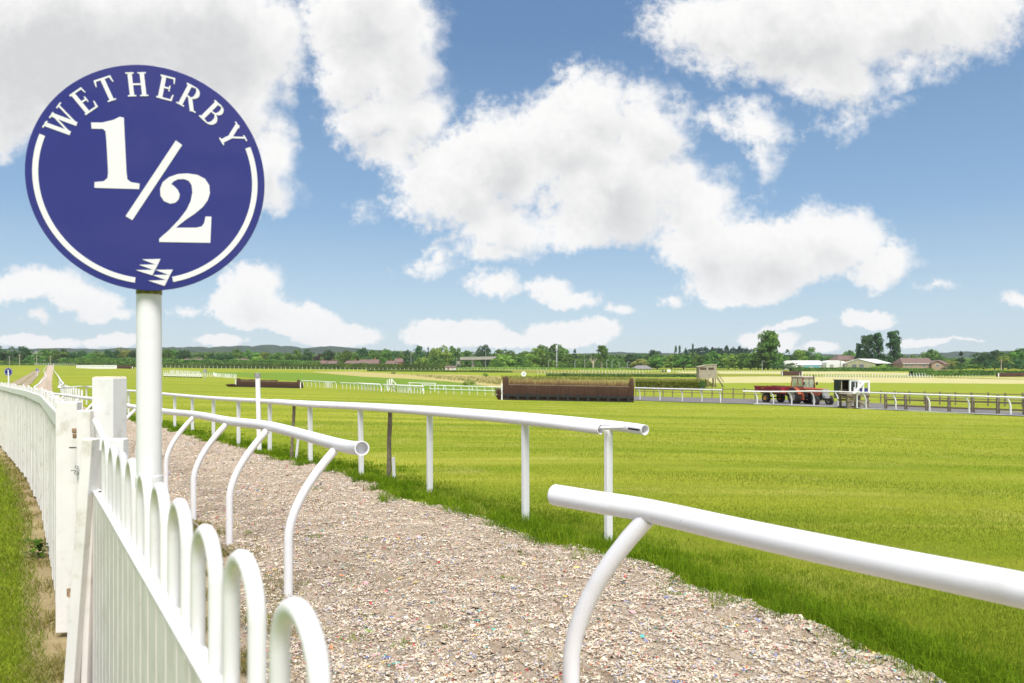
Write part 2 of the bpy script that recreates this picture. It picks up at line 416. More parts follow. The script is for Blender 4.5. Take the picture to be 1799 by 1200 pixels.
# ---------------------------------------------------------------- the ground: one sheet, rings that widen with distance
az = np.concatenate([np.linspace(-52, 52, 420), np.linspace(52, 308, 72)[1:-1]])*math.pi/180
rr = np.concatenate([[.35], np.geomspace(.7, 5200, 520)])
AZ, RR = np.meshgrid(az, rr)
X = RR*np.sin(AZ); Y = RR*np.cos(AZ); Z = ground(X, Y)
nr, na = X.shape
V = np.stack([X, Y, Z], -1).reshape(-1, 3)
ii, jj = np.meshgrid(np.arange(nr-1), np.arange(na), indexing='ij')
j2 = (jj+1) % na
FQ = np.stack([ii*na+jj, ii*na+j2, (ii+1)*na+j2, (ii+1)*na+jj], -1).reshape(-1, 4)[:, ::-1]
yy = np.where(V[:, 1] > .3, V[:, 1], 1e9)
PX = CX+V[:, 0]/yy*F; PY = np.where(V[:, 1] > .3, HY-(V[:, 2]-CAM_Z)/yy*F, 5000)
def soft(poly, jx=3., jy=.5):
    acc = np.zeros(len(PX))
    for a in (-1, -.33, .33, 1):
        for c_ in (-1, -.33, .33, 1): acc += inside(poly, PX+a*jx, PY+c_*jy)
    return acc/16
zones = {
 'vivid': soft([(330, 653), (545, 654.5), (640, 661), (720, 664.5), (790, 669), (880, 676), (880, 690), (700, 684), (540, 671), (400, 660)]),
 'tan': soft([(545, 652.5), (620, 652.3), (720, 657), (800, 657.5), (880, 661), (1000, 664), (880, 680), (790, 670), (720, 665), (640, 661.5), (590, 657)]),
 'green': soft([(560, 649.5), (900, 649.5), (1250, 659), (1250, 664), (880, 661), (790, 657), (700, 656.5)])*.9+soft([(1230, 671.5), (1840, 671), (1840, 687), (1480, 685), (1260, 683)]),
 'hay': soft([(1235, 662), (1500, 659), (1840, 663.5), (1840, 674.5), (1500, 671.5), (1235, 672.5)], 8, .8)+.8*soft([(1180, 652), (1500, 652), (1840, 660), (1840, 662), (1500, 657), (1200, 656)], 6, .6),
 'rough': soft([(645, 649.3), (830, 649.5), (1000, 651), (1240, 655.5), (1240, 659), (960, 656), (800, 652.8), (660, 652)])+soft([(880, 660), (1240, 664), (1262, 678), (1115, 681), (880, 676)], 6, 1.5)*.8+soft([(1240, 656.5), (1640, 660.5), (1840, 666), (1840, 668), (1640, 664), (1240, 660)])*.6,
}
# grass left of the board fence, the dry strip at its foot, the weedy verge inside the hoops
dx = V[:, 0]; dy = V[:, 1]
fence_x = np.interp(dy, [0, .9, 4.33, 7.87, 10.57, 13.4, 16.1, 40], [.39, -.23, -2.74, -5.19, -7.2, -9.45, -11.6, -34])
off = (dx-fence_x)*.82                       # + is the gallop side
zones['lawn'] = ((off < 0) & (dy < 60)).astype(float)
zones['dry'] = np.exp(-((off+.02)/.24)**2)*(dy < 26)*.85
verge = ((off > .02) & (off < 1.6) & (dy < 16)).astype(float)
zones['soil'] = verge*.8
ter = mesh_obj('ground', np_mesh('ground', V, FQ, zones, True), M['field'])
tag(ter, 'mown racecourse turf with paler and greener strips falling away to the far hedge', 'ground', kind='structure')

# ---------------------------------------------------------------- the gallop: a bed of shredded carpet fibre
RE_px = [(1990, 1300), (1760, 1222), (1600, 1168), (1480, 1122), (1240, 1040), (1100, 987), (960, 955), (870, 912), (740, 884), (640, 848), (520, 812), (400, 781), (290, 752), (225, 735), (150, 714)]
RE = [G(*q) for q in RE_px]
FARR = [Vector((-29.4, 46, 0)), Vector((-62, 96, 0)), Vector((-127, 197, 0)), Vector((-259, 402, 0))]
RE = [Vector((4.2, .6, 0))]+RE+[q+Vector((.2, -.6, 0)) for q in FARR]
LE = [Vector((.45, .6, 0)), Vector((-.42, 1.9, 0)), Vector((-1.22, 3.2, 0)), Vector((-1.95, 4.6, 0)), Vector((-2.63, 6.3, 0)), Vector((-3.5, 7.5, 0)), Vector((-4.6, 9.15, 0)), Vector((-9.7, 16, 0)), Vector((-17.2, 25, 0)), Vector((-31.1, 45.6, 0)), Vector((-64, 96, 0)), Vector((-129.5, 197, 0)), Vector((-262, 402, 0))]
def resample(poly, n, power=1.0):
    P = np.array([(q.x, q.y) for q in poly]); s = np.concatenate([[0], np.cumsum(np.hypot(*np.diff(P, axis=0).T))])
    t = np.interp(np.linspace(0, 1, n)**power, [0, 1], [0, s[-1]])
    return np.stack([np.interp(t, s, P[:, 0]), np.interp(t, s, P[:, 1])], -1)
# pair both edges by depth along the course
NS, NTT = 900, 46
s_dep = np.geomspace(1.2, 360, NS)-1.2
def by_arc(poly):
    P = np.array([(q.x, q.y) for q in poly]); s = np.concatenate([[0], np.cumsum(np.hypot(*np.diff(P, axis=0).T))])
    return P, s
PL, sL = by_arc(LE); PR, sR = by_arc(RE)
k = s_dep/s_dep[-1]
Lp = np.stack([np.interp(k*sL[-1], sL, PL[:, 0]), np.interp(k*sL[-1], sL, PL[:, 1])], -1)
# the right edge is paired with the nearest station of the left one, so the strip never crosses itself
Rf = resample(RE, 6000)
seg = np.gradient(Lp, axis=0); seg /= np.linalg.norm(seg, axis=1)[:, None]
nrm = np.stack([seg[:, 1], -seg[:, 0]], -1)
Rp = np.zeros_like(Lp)
for i in range(NS):
    rel = Rf-Lp[i]; al = np.abs(rel @ seg[i]); lat = rel @ nrm[i]
    al[lat < 0] = 1e9; w_ = np.argmin(al); Rp[i] = Rf[w_]
kern = np.ones(9)/9
for c_ in range(2): Rp[:, c_] = np.convolve(np.pad(Rp[:, c_], 4, 'edge'), kern, 'valid')
def fb(x, y, s):
    return np.array([mnoise.fractal(Vector((a_*s, b_*s, 3.3)), 1., 2., 4) for a_, b_ in zip(x, y)])
wob = fb(Rp[:, 0], Rp[:, 1], 1.1)*.20+fb(Rp[:, 0], Rp[:, 1], .45)*.15
Rp = Rp+nrm*wob[:, None]
T = np.linspace(0, 1, NTT)
GX = Lp[:, None, 0]*(1-T)+Rp[:, None, 0]*T; GY = Lp[:, None, 1]*(1-T)+Rp[:, None, 1]*T
lump = fb(GX.ravel(), GY.ravel(), 2.6).reshape(GX.shape)*.030+fb(GX.ravel(), GY.ravel(), 9.).reshape(GX.shape)*.016
edge = np.minimum(T, 1-T)*NTT; edge = np.clip(edge/1.5, 0, 1)[None, :]
GZ = ground(GX, GY)+(.03+lump*np.clip(20/np.maximum(GY, .1), .0, 1))*edge-.05*(1-edge)
fi, fj = np.meshgrid(np.arange(NS-1), np.arange(NTT-1), indexing='ij')
gf = np.stack([fi*NTT+fj, fi*NTT+fj+1, (fi+1)*NTT+fj+1, (fi+1)*NTT+fj], -1).reshape(-1, 4)
gal = mesh_obj('path', np_mesh('path', np.stack([GX, GY, GZ], -1).reshape(-1, 3), gf, None, True), M['gallop'])
tag(gal, 'pale all-weather gallop bed of shredded carpet fibre between the white rails', 'track', kind='structure')
def gal_pick(n, r0, r1):
    """random points on the gallop, thinning with distance"""
    dist = np.hypot(GX[:, NTT//2], GY[:, NTT//2]); ok = (dist > r0) & (dist < r1)
    idx = np.where(ok)[0]; wdt = np.gradient(dist)[idx]/dist[idx]**2.0
    i = rng.choice(idx, n, p=np.abs(wdt)/np.abs(wdt).sum()); t = rng.random(n); fr = rng.random(n)
    i2 = np.minimum(i+1, NS-1)
    a_ = Lp[i]*(1-fr[:, None])+Lp[i2]*fr[:, None]; b_ = Rp[i]*(1-fr[:, None])+Rp[i2]*fr[:, None]
    q = a_*(1-t[:, None])+b_*t[:, None]
    ti = np.clip((t*(NTT-1)).astype(int), 0, NTT-1)
    return q[:, 0], q[:, 1], GZ[i, ti]
PAL = [((.62, .535, .41), 34), ((.52, .44, .325), 28), ((.69, .615, .50), 22), ((.39, .305, .205), 15), ((.70, .66, .58), 8), ((.22, .165, .115), 8), ((.52, .37, .25), 6), ((.58, .46, .38), 5),
       ((.11, .11, .12), 2.4), ((.15, .19, .38), 1.8), ((.42, .42, .47), 3.2), ((.55, .04, .05), 1.), ((.66, .20, .08), 1.5), ((.14, .48, .44), .8), ((.28, .30, .50), 1.), ((.64, .35, .37), 1.8), ((.62, .47, .14), 1.5), ((.18, .26, .07), .8)]
def scraps(n, r0, r1, smin, smax, lift=.008, bright=False):
    x, y, z = gal_pick(n, r0, r1); r = np.hypot(x, y)
    L = rng.uniform(smin, smax, n)*np.maximum(1, r/7.)**.5*np.where(rng.random(n) < .03, 2.2, 1.); Wd = L*rng.uniform(.3, .85, n)
    a_ = rng.uniform(0, 2*math.pi, n); ti = rng.normal(0, .22, n); tj = rng.normal(0, .26, n)
    ux = np.stack([np.cos(a_)*np.cos(ti), np.sin(a_)*np.cos(ti), np.sin(ti)], -1)
    vx = np.stack([-np.sin(a_)*np.cos(tj), np.cos(a_)*np.cos(tj), np.sin(tj)], -1)
    c_ = np.stack([x, y, z+rng.uniform(.000, lift, n)], -1)
    q = []
    for su, sv in ((-.5, -.35), (.45, -.5), (.55, .3), (-.4, .5)):
        q.append(c_+ux*(L*(su+rng.uniform(-.15, .15, n)))[:, None]+vx*(Wd*(sv+rng.uniform(-.2, .2, n)))[:, None])
    vv = np.stack(q, 1).reshape(-1, 3)
    pr = np.array([w_*(.12 if bright and i < 8 else 1) for i, (_, w_) in enumerate(PAL)]); ci = rng.choice(len(PAL), n, p=pr/pr.sum())
    col = np.array([c2 for c2, _ in PAL])[ci]*rng.uniform(.8, 1.18, (n, 1))
    return vv, np.repeat(np.clip(col, 0, .82), 4, axis=0)
v1, c1 = scraps(430000, 2.3, 40, .006, .017)
v2, c2 = scraps(900, 2.3, 18, .020, .048, .016, True)
vv = np.concatenate([v1, v2]); cc = np.concatenate([c1, c2])
fo = mesh_obj('shredded_carpet', np_mesh('shredded_carpet', vv, np.arange(len(vv)).reshape(-1, 4), {'Col': cc}), M['fibre'])
tag(fo, 'loose scraps of shredded carpet strewn over the gallop, beige with odd red and blue bits', 'carpet scraps', kind='stuff')

# ---------------------------------------------------------------- grass blades
def blade_mesh(x, y, z, h, w, lean, shade, seg=2):
    n = len(x); a_ = rng.uniform(0, 2*math.pi, n); la = rng.uniform(0, 2*math.pi, n)
    side = np.stack([np.cos(a_), np.sin(a_), np.zeros(n)], -1); ld = np.stack([np.cos(la), np.sin(la), np.zeros(n)], -1)
    b_ = np.stack([x, y, z], -1); up = np.array([0, 0, 1.])
    if seg == 1:
        vs = np.stack([b_-side*(w/2)[:, None], b_+side*(w/2)[:, None], b_+up*(h*.95)[:, None]+ld*(h*lean)[:, None]], 1).reshape(-1, 3)
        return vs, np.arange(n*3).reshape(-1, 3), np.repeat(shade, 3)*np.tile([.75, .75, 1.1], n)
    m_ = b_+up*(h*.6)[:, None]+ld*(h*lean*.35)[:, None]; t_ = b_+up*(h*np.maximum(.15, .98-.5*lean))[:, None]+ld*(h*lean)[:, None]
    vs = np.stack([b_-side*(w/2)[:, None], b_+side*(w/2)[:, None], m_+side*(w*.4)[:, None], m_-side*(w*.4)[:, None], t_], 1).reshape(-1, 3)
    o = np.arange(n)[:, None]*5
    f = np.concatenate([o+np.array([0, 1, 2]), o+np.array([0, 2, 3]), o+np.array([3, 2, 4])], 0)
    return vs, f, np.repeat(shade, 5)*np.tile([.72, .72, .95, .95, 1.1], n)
def cat_blades(parts):
    V_, F_, S_ = [], [], []; o = 0
    for v_, f_, s_ in parts: V_.append(v_); F_.append(f_+o); S_.append(s_); o += len(v_)
    return np.concatenate(V_), np.concatenate(F_), {'shade': np.clip(np.concatenate(S_), 0, 1)}
Rpath = Rp.copy()
def side_of(x, y):
    """distance to the right of the gallop's right edge (metres, + = on the turf)"""
    k_ = np.argsort(Rpath[:, 1]); ex = np.interp(y, Rpath[k_, 1], Rpath[k_, 0]); return (x-ex)*.77
def field_pts(n, r0, r1):
    r = 1/rng.uniform(1/r1, 1/r0, n); a_ = rng.uniform(R(-44), R(40), n); return r*np.sin(a_), r*np.cos(a_), r
parts = []
x, y, r = field_pts(820000, 3.2, 75); k_ = side_of(x, y) > rng.uniform(.0, .12, len(x)); x, y, r = x[k_], y[k_], r[k_]
ph = rng.uniform(0, 6.28, 24); kx = rng.normal(0, .35, 24); ky = rng.choice([-1, 1], 24)*rng.uniform(.7, 4.2, 24)
qx = x*.97-y*.24; qy = x*.24+y*.97                    # streaks left by the mower, across the course
pat = sum(np.sin(qx*kx[i]+qy*ky[i]+ph[i]+1.3*np.sin(qx*.11+i))/(1+.25*abs(ky[i])) for i in range(24))*.19
pat2 = np.sin(qx*1.9+2.1*np.sin(qy*1.3))*np.sin(qy*2.3+1.7*np.sin(qx*.9))
pat3 = sum(np.sin(qx*.05*(i-2)+qy*k_+i*1.7+.8*np.sin(qx*.07+i)) for i, k_ in enumerate((.22, .41, .73, 1.3, 2.1)))*.10
sh = np.clip(.47+pat3*.85+.5*pat+.34*np.clip(pat2-.45, 0, 1)+.10*pat2+rng.normal(0, .11, len(x)), 0, 1)
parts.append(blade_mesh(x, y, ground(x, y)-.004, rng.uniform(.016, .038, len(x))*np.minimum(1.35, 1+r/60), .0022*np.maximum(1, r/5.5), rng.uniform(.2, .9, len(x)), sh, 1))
x, y, r = field_pts(300000, 3.2, 11); k_ = side_of(x, y) > rng.uniform(.0, .12, len(x)); x, y, r = x[k_], y[k_], r[k_]
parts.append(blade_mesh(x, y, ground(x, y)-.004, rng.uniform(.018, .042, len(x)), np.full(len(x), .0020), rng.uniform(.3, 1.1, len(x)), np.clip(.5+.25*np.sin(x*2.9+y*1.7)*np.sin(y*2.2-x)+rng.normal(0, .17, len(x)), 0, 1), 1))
vt, ft, at = cat_blades(parts)
tag(mesh_obj('grass', np_mesh('turf', vt, ft, at), M['turf']), 'short yellow-green turf of the course beyond the outer rail', 'grass', kind='stuff')
# lawn on the near left side
parts = []
n = 90000; y = 1/rng.uniform(1/30, 1/2.2, n); fx = np.interp(y, [0, .9, 4.33, 7.87, 10.57, 13.4, 16.1, 40], [.39, -.23, -2.74, -5.19, -7.2, -9.45, -11.6, -34]); o_ = -rng.gamma(1.3, .8, n)-.12
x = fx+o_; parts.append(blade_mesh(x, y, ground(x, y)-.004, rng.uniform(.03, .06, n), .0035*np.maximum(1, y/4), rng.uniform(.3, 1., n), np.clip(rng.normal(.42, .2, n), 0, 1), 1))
vt, ft, at = cat_blades(parts)
tag(mesh_obj('lawn_grass', np_mesh('lawn', vt, ft, at), M['turf']), 'green lawn on the left of the white board fence', 'grass', kind='stuff')
# long tufts along the edge of the gallop and round the posts
parts = []
def edge_clumps(n_cl, per, smin, smax, hmin, hmax, spread, lean=.9):
    k2 = np.where((Rpath[:, 1] > 1.6) & (Rpath[:, 1] < 34))[0]
    p_ = 1/np.maximum(Rpath[k2, 1], 3)**1.1*np.gradient(Rpath[k2, 1]).clip(0); ci = rng.choice(k2, n_cl, p=p_/p_.sum())
    base = Rpath[ci]+nrm[ci]*rng.uniform(smin, smax, n_cl)[:, None]+rng.normal(0, .1, (n_cl, 2))
    hh = rng.uniform(hmin, hmax, n_cl); q = np.repeat(base, per, 0)+rng.normal(0, spread, (n_cl*per, 2))
    d_ = np.hypot(q[:, 0], q[:, 1])
    return blade_mesh(q[:, 0], q[:, 1], ground(q[:, 0], q[:, 1])-.01, np.repeat(hh, per)*rng.uniform(.5, 1.1, n_cl*per), .0034*np.maximum(1, d_/5), np.abs(rng.normal(lean*.55, .3, n_cl*per)).clip(.05, 1.3), np.clip(np.repeat(rng.normal(.45, .16, n_cl), per)+rng.normal(0, .13, n_cl*per), 0, 1))
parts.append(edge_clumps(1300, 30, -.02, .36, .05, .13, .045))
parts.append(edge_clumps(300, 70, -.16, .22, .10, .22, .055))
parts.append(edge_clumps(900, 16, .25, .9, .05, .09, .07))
for q in OUTW[:10]:
    n = 60; x = q.x+rng.normal(0, .07, n); y = q.y+rng.normal(0, .07, n)
    parts.append(blade_mesh(x, y, ground(x, y)-.01, rng.uniform(.05, .13, n), np.full(n, .004*max(1, q.y/5)), rng.uniform(.2, .8, n), rng.uniform(.3, .8, n)))
vt, ft, at = cat_blades(parts)
tag(mesh_obj('long_grass', np_mesh('long_grass', vt, ft, at), M['tuft']), 'long uncut grass hanging over the right edge of the gallop', 'long grass', kind='stuff')
# dry straw-coloured grass at the foot of the fences and weeds on the fibre
parts = []
n = 26000; y = 1/rng.uniform(1/22, 1/1.8, n); fx = np.interp(y, [0, .9, 4.33, 7.87, 10.57, 13.4, 16.1, 40], [.39, -.23, -2.74, -5.19, -7.2, -9.45, -11.6, -34])
x = fx+rng.normal(-.06, .13, n); cl = np.sin(x*5+y*3.1)+np.sin(y*6.3-x*4)+rng.normal(0, .7, n) > .1; x, y = x[cl], y[cl]; n = len(x); parts.append(blade_mesh(x, y, ground(x, y)-.006, rng.uniform(.03, .09, n), .004*np.maximum(1, y/4), rng.uniform(.5, 1.3, n), np.clip(rng.normal(.45, .25, n), 0, 1)))
n = 26000; y = rng.uniform(1.1, 8, n); fx = np.interp(y, [0, 1.9, 3.2, 4.9, 6.3, 9.15], [.5, -.3, -1.1, -1.85, -2.7, -4.65]); x = fx+rng.normal(-.05, .22, n)
cl = np.array([mnoise.noise(Vector((a_*2.2, b_*2.2, 9.))) for a_, b_ in zip(x, y)]) > -.02; x, y = x[cl], y[cl]; n = len(x)
parts.append(blade_mesh(x, y, ground(x, y)+.01, rng.uniform(.03, .08, n), .004*np.maximum(1, y/4), rng.uniform(.4, 1.2, n), np.clip(rng.normal(.3, .2, n), 0, 1)))
vt, ft, at = cat_blades(parts)
tag(mesh_obj('dry_grass', np_mesh('dry_grass', vt, ft, at), M['drygrass']), 'straw-coloured dry grass along the foot of the white fences', 'dry grass', kind='stuff')
parts = []
gx, gy, gzv = gal_pick(60, 3.0, 13)
for a_, b_, c_ in zip(gx, gy, gzv):
    n = random.randint(10, 34); q = rng.normal(0, .035, (n, 2))
    parts.append(blade_mesh(a_+q[:, 0]*1.6, b_+q[:, 1], np.full(n, c_), rng.uniform(.015, .04, n), np.full(n, .006), rng.uniform(.5, 1.2, n), rng.uniform(.2, .9, n)))
vt, ft, at = cat_blades(parts)
tag(mesh_obj('weed_sprouts', np_mesh('weed_sprouts', vt, ft, at), M['tuft']), 'little green sprouts growing up through the carpet fibre', 'weeds', kind='stuff')

# two wheel ruts running beside the gallop on the left
for i, (rut, wr) in enumerate((([(6, 688), (26, 675), (46, 662), (62, 651.5)], .55), ([(40, 680), (52, 669), (62, 659), (69, 650.5)], .5))):
    rw = resample([G(*q) for q in rut], 60); tg = np.gradient(rw, axis=0); tg /= np.linalg.norm(tg, axis=1)[:, None]; sd_ = np.stack([tg[:, 1], -tg[:, 0]], -1)
    wv = (wr+fb(rw[:, 0], rw[:, 1], .25)*.25)[:, None]; q3 = []
    for k_ in (-1, -.3, .3, 1): p_ = rw+sd_*wv*k_; q3.append(np.stack([p_[:, 0], p_[:, 1], ground(p_[:, 0], p_[:, 1])+.04], -1))
    vs = np.stack(q3, 1).reshape(-1, 3); fi, fj = np.meshgrid(np.arange(59), np.arange(3), indexing='ij')
    o = mesh_obj('dirt_track', np_mesh('dirt_track', vs, np.stack([fi*4+fj, fi*4+fj+1, (fi+1)*4+fj+1, (fi+1)*4+fj], -1).reshape(-1, 4), None, True), simple('bare_earth', (.30, .235, .15), .95, var=.25, scale=.8, dirt=((.20, .20, .06), .8, .5)))
    tag(o, ('outer' if i == 0 else 'inner')+' bare wheel rut worn in the grass left of the gallop', 'track', kind='structure')
# ---------------------------------------------------------------- sky: Nishita air plus cumulus clouds placed by direction
SUN_EL, SUN_AZ = R(58), R(166)      # azimuth clockwise from +Y: behind the camera, a little to the right
world = bpy.data.worlds.new('World'); scene.world = world; world.use_nodes = True
wt = NT(world); wt.n.clear()
w_out = wt.n.new('ShaderNodeOutputWorld'); bg = wt.n.new('ShaderNodeBackground'); wt.link(bg.outputs[0], w_out.inputs[0])
bg.inputs[1].default_value = .1
skyt = wt.n.new('ShaderNodeTexSky'); skyt.sky_type = 'NISHITA'; skyt.sun_disc = False
skyt.sun_elevation = SUN_EL; skyt.sun_rotation = SUN_AZ; skyt.altitude = 50; skyt.air_density = 1.; skyt.dust_density = .6; skyt.ozone_density = 1.6
dirv = wt.coord('Generated')
sx = wt.n.new('ShaderNodeSeparateXYZ'); wt.link(dirv, sx.inputs[0])
ay = wt.math('MAXIMUM', wt.math('ABSOLUTE', sx.outputs[1]), .30)
u = wt.math('MULTIPLY_ADD', wt.math('DIVIDE', sx.outputs[0], ay), F/100, CX/100)
v = wt.math('MULTIPLY_ADD', wt.math('DIVIDE', sx.outputs[2], ay), -F/100, HY/100)
cb = wt.n.new('ShaderNodeCombineXYZ'); wt.link(u, cb.inputs[0]); wt.link(v, cb.inputs[1]); uv = cb.outputs[0]     # 1 unit = 4.6 degrees
# domain warp in three octaves
def vmath(op, a, b=None, sc=None):
    x = wt.n.new('ShaderNodeVectorMath'); x.operation = op; wt.link(a, x.inputs[0])
    if b is not None:
        if isinstance(b, tuple): x.inputs[1].default_value = b
        else: wt.link(b, x.inputs[1])
    if sc is not None: x.inputs['Scale'].default_value = sc
    return x
low = wt.math('MAXIMUM', wt.math('MINIMUM', wt.math('MULTIPLY_ADD', v, -.32, 2.15), 1.), .28)      # smaller billows for the far clouds low down
def warp(vec, src, scale, amt, detail, rough=.55):
    c_ = wt.noise(src, scale, detail, rough, out=1)
    d_ = vmath('SUBTRACT', c_, (.5, .5, .5)).outputs[0]
    m_ = vmath('SCALE', d_); wt.link(wt.math('MULTIPLY', low, amt), m_.inputs['Scale'])
    return vmath('ADD', vec, m_.outputs[0]).outputs[0]
p1 = warp(uv, uv, .9, 1.15, 2.)
p2 = warp(p1, uv, 3.0, .52, 5., .58)
CLOUDS = [  # centre x, y, radii, tilt (degrees)
 (110, 80, 300, 175, 0), (350, 60, 210, 140, 0), (20, 180, 160, 85, 0), (420, 170, 75, 120, 0), (465, 295, 62, 75, 0), (480, 340, 48, 40, 0), (200, 200, 220, 90, 0), (0, 240, 60, 40, 0),
 (640, 30, 135, 100, 0), (620, 130, 75, 85, 0), (700, 120, 75, 120, 0), (660, 215, 80, 60, 20), (720, 210, 70, 70, 0), (700, 270, 70, 50, 25), (755, 60, 35, 55, 0), (560, 40, 60, 40, 0),
 (790, 320, 105, 85, 0), (880, 280, 125, 100, 0), (1050, 195, 80, 88, 0), (985, 255, 110, 95, 0), (1130, 225, 72, 92, 0), (1080, 330, 130, 105, 0), (880, 385, 105, 60, 0), (1180, 330, 55, 60, 0), (1040, 385, 105, 48, 0),
 (1215, 375, 80, 62, 0), (1245, 425, 105, 65, 0), (1350, 440, 135, 75, 0), (1440, 425, 115, 70, 0), (1490, 395, 42, 40, 0), (1572, 458, 45, 46, 0), (1535, 478, 52, 38, 0), (1300, 500, 100, 38, 0), (875, 438, 70, 24, 0), (1195, 200, 28, 22, -40), (1180, 255, 30, 24, 0),
 (1250, 40, 140, 65, 0), (1400, 55, 230, 100, 0), (1590, 25, 230, 75, 0), (1720, 0, 110, 60, 0), (1480, 135, 90, 62, 0), (1350, 110, 90, 45, 0), (1325, 225, 58, 42, 20), (1330, 280, 26, 36, 0), (1262, 215, 40, 18, 0), (1515, 200, 66, 13, -24), (1590, 115, 66, 22, -30), (1650, 92, 40, 18, -20),
 (630, 365, 20, 12, 0), (755, 467, 42, 17, 0), (770, 440, 20, 24, 30), (868, 507, 48, 26, 0), (960, 508, 38, 26, 0), (1000, 530, 54, 17, 0), (1090, 541, 22, 7, 0), (1185, 525, 26, 10, 0),
 (55, 498, 95, 34, 0), (140, 525, 80, 30, 12), (185, 556, 50, 14, 0), (68, 560, 22, 10, 0), (445, 500, 50, 42, 0), (435, 540, 68, 38, 0), (520, 560, 92, 32, 8), (590, 592, 80, 20, 0), (385, 597, 50, 12, 0), (330, 546, 20, 7, 0),
 (55, 598, 95, 12, 0), (205, 598, 60, 12, 0), (800, 585, 92, 25, 0), (755, 592, 48, 16, 0), (880, 600, 70, 14, 0), (1000, 590, 85, 22, 0), (1058, 574, 40, 18, 0),
 (1345, 598, 52, 20, 0), (1392, 568, 52, 8, -10), (1525, 562, 52, 15, 0), (1440, 610, 42, 10, 0), (1622, 604, 52, 8, -6), (1655, 510, 30, 6, 0), (1790, 524, 20, 14, 0), (1690, 597, 32, 3, 0),
 # the part of the sky above and beside the picture, seen only in reflections and as light
 (300, -260, 420, 200, 0), (1050, -330, 380, 160, 10), (1750, -260, 330, 140, 0), (-420, 200, 260, 170, 0), (2150, 250, 240, 130, 0), (-500, 520, 230, 60, 0), (2200, 540, 220, 40, 0), (900, -900, 900, 300, 0), (900, -3200, 5000, 2000, 0)]  # last and widest: unseen overhead cloud, added to whiten the fill light
def cloud_field(vec, rows, k=.10):
    last = None; cur = vec
    for i, (x_, y_, a_, b_, t_) in enumerate(rows):
        if i % 24 == 23:                                # chained so that the shader works through the clouds in order
            ch = wt.n.new('ShaderNodeVectorMath'); ch.operation = 'MULTIPLY_ADD'; wt.link(last, ch.inputs[0]); ch.inputs[1].default_value = (1e-7, 1e-7, 0); wt.link(vec, ch.inputs[2])
            cur = ch.outputs[0]
        if t_ and min(a_, b_) < .75*max(a_, b_):
            m_ = wt.n.new('ShaderNodeMapping'); m_.vector_type = 'TEXTURE'; wt.link(cur, m_.inputs[0])
            m_.inputs['Location'].default_value = (x_/100, y_/100, 0); m_.inputs['Rotation'].default_value = (0, 0, R(t_)); m_.inputs['Scale'].default_value = (a_/100, b_/100, 1)
        else:
            m_ = wt.n.new('ShaderNodeVectorMath'); m_.operation = 'MULTIPLY_ADD'; wt.link(cur, m_.inputs[0])
            m_.inputs[1].default_value = (100/a_, 100/b_, 0); m_.inputs[2].default_value = (-x_/a_, -y_/b_, 0)
        ln = wt.n.new('ShaderNodeVectorMath'); ln.operation = 'LENGTH'; wt.link(m_.outputs[0], ln.inputs[0])
        q = min(a_, b_)/100*.8+.2*max(a_, b_)/100*.5
        o = wt.math('MULTIPLY_ADD', ln.outputs['Value'], -q, q)
        if last is None: last = o
        else:
            sm = wt.n.new('ShaderNodeMath'); sm.operation = 'SMOOTH_MAX'; wt.link(last, sm.inputs[0]); wt.link(o, sm.inputs[1]); sm.inputs[2].default_value = k
            last = sm.outputs[0]
    return last
BIG = [c_ for c_ in CLOUDS if min(c_[2], c_[3]) >= 55 and 0 <= c_[0] <= 1800 and c_[1] > -50]+[(445, 510, 60, 40, 0), (520, 568, 90, 28, 0), (90, 510, 110, 36, 0), (810, 588, 110, 25, 0), (1010, 588, 90, 22, 0), (1572, 458, 45, 46, 0), (890, 507, 100, 26, 0)]
sd = cloud_field(p2, CLOUDS)
er = wt.noise(uv, 6., 8., .65)                      # erosion at the rim
er2 = wt.noise(uv, 1.4, 3., .5)
sd_e = wt.math('ADD', sd, wt.math('MULTIPLY', low, wt.math('ADD', wt.math('MULTIPLY_ADD', er, .62, -.31), wt.math('MULTIPLY_ADD', er2, .45, -.22))))
alpha = wt.step(wt.math('DIVIDE', sd_e, wt.math('POWER', low, 1.7)), -.16, .32)
up = vmath('ADD', p2, (-.10, -.42, 0)).outputs[0]
sd_up = cloud_field(up, BIG, .2)
thick = wt.math('ADD', sd_up, wt.math('MULTIPLY_ADD', wt.noise(p1, 1.3, 3., .5), .8, -.38))
shade = wt.step(thick, -.05, 1.2)
rim = wt.math('MULTIPLY', wt.math('SUBTRACT', er, .5), .5)
shade = wt.math('ADD', shade, rim, clamp=True)
lit = (6.5, 6.45, 6.4, 1); dim = (4.5, 4.53, 4.58, 1)
ccol = wt.mix(shade, lit, dim)
# paler, whiter air towards the skyline
grad = wt.ramp(sx.outputs[2], [(0, (4.1, 4.85, 5.35)), (.07, (3.3, 4.35, 5.2)), (.2, (1.75, 2.95, 4.5)), (.42, (.92, 1.8, 3.3)), (1, (.45, 1.0, 2.4))])
skyc = wt.mix(.82, skyt.outputs[0], grad)
alpha2 = wt.math('MULTIPLY', alpha, wt.step(sx.outputs[2], -.01, .02))
wt.link(wt.mix(alpha2, skyc, ccol), bg.inputs[0])
world.cycles.sampling_method = 'MANUAL'; world.cycles.sample_map_resolution = 512

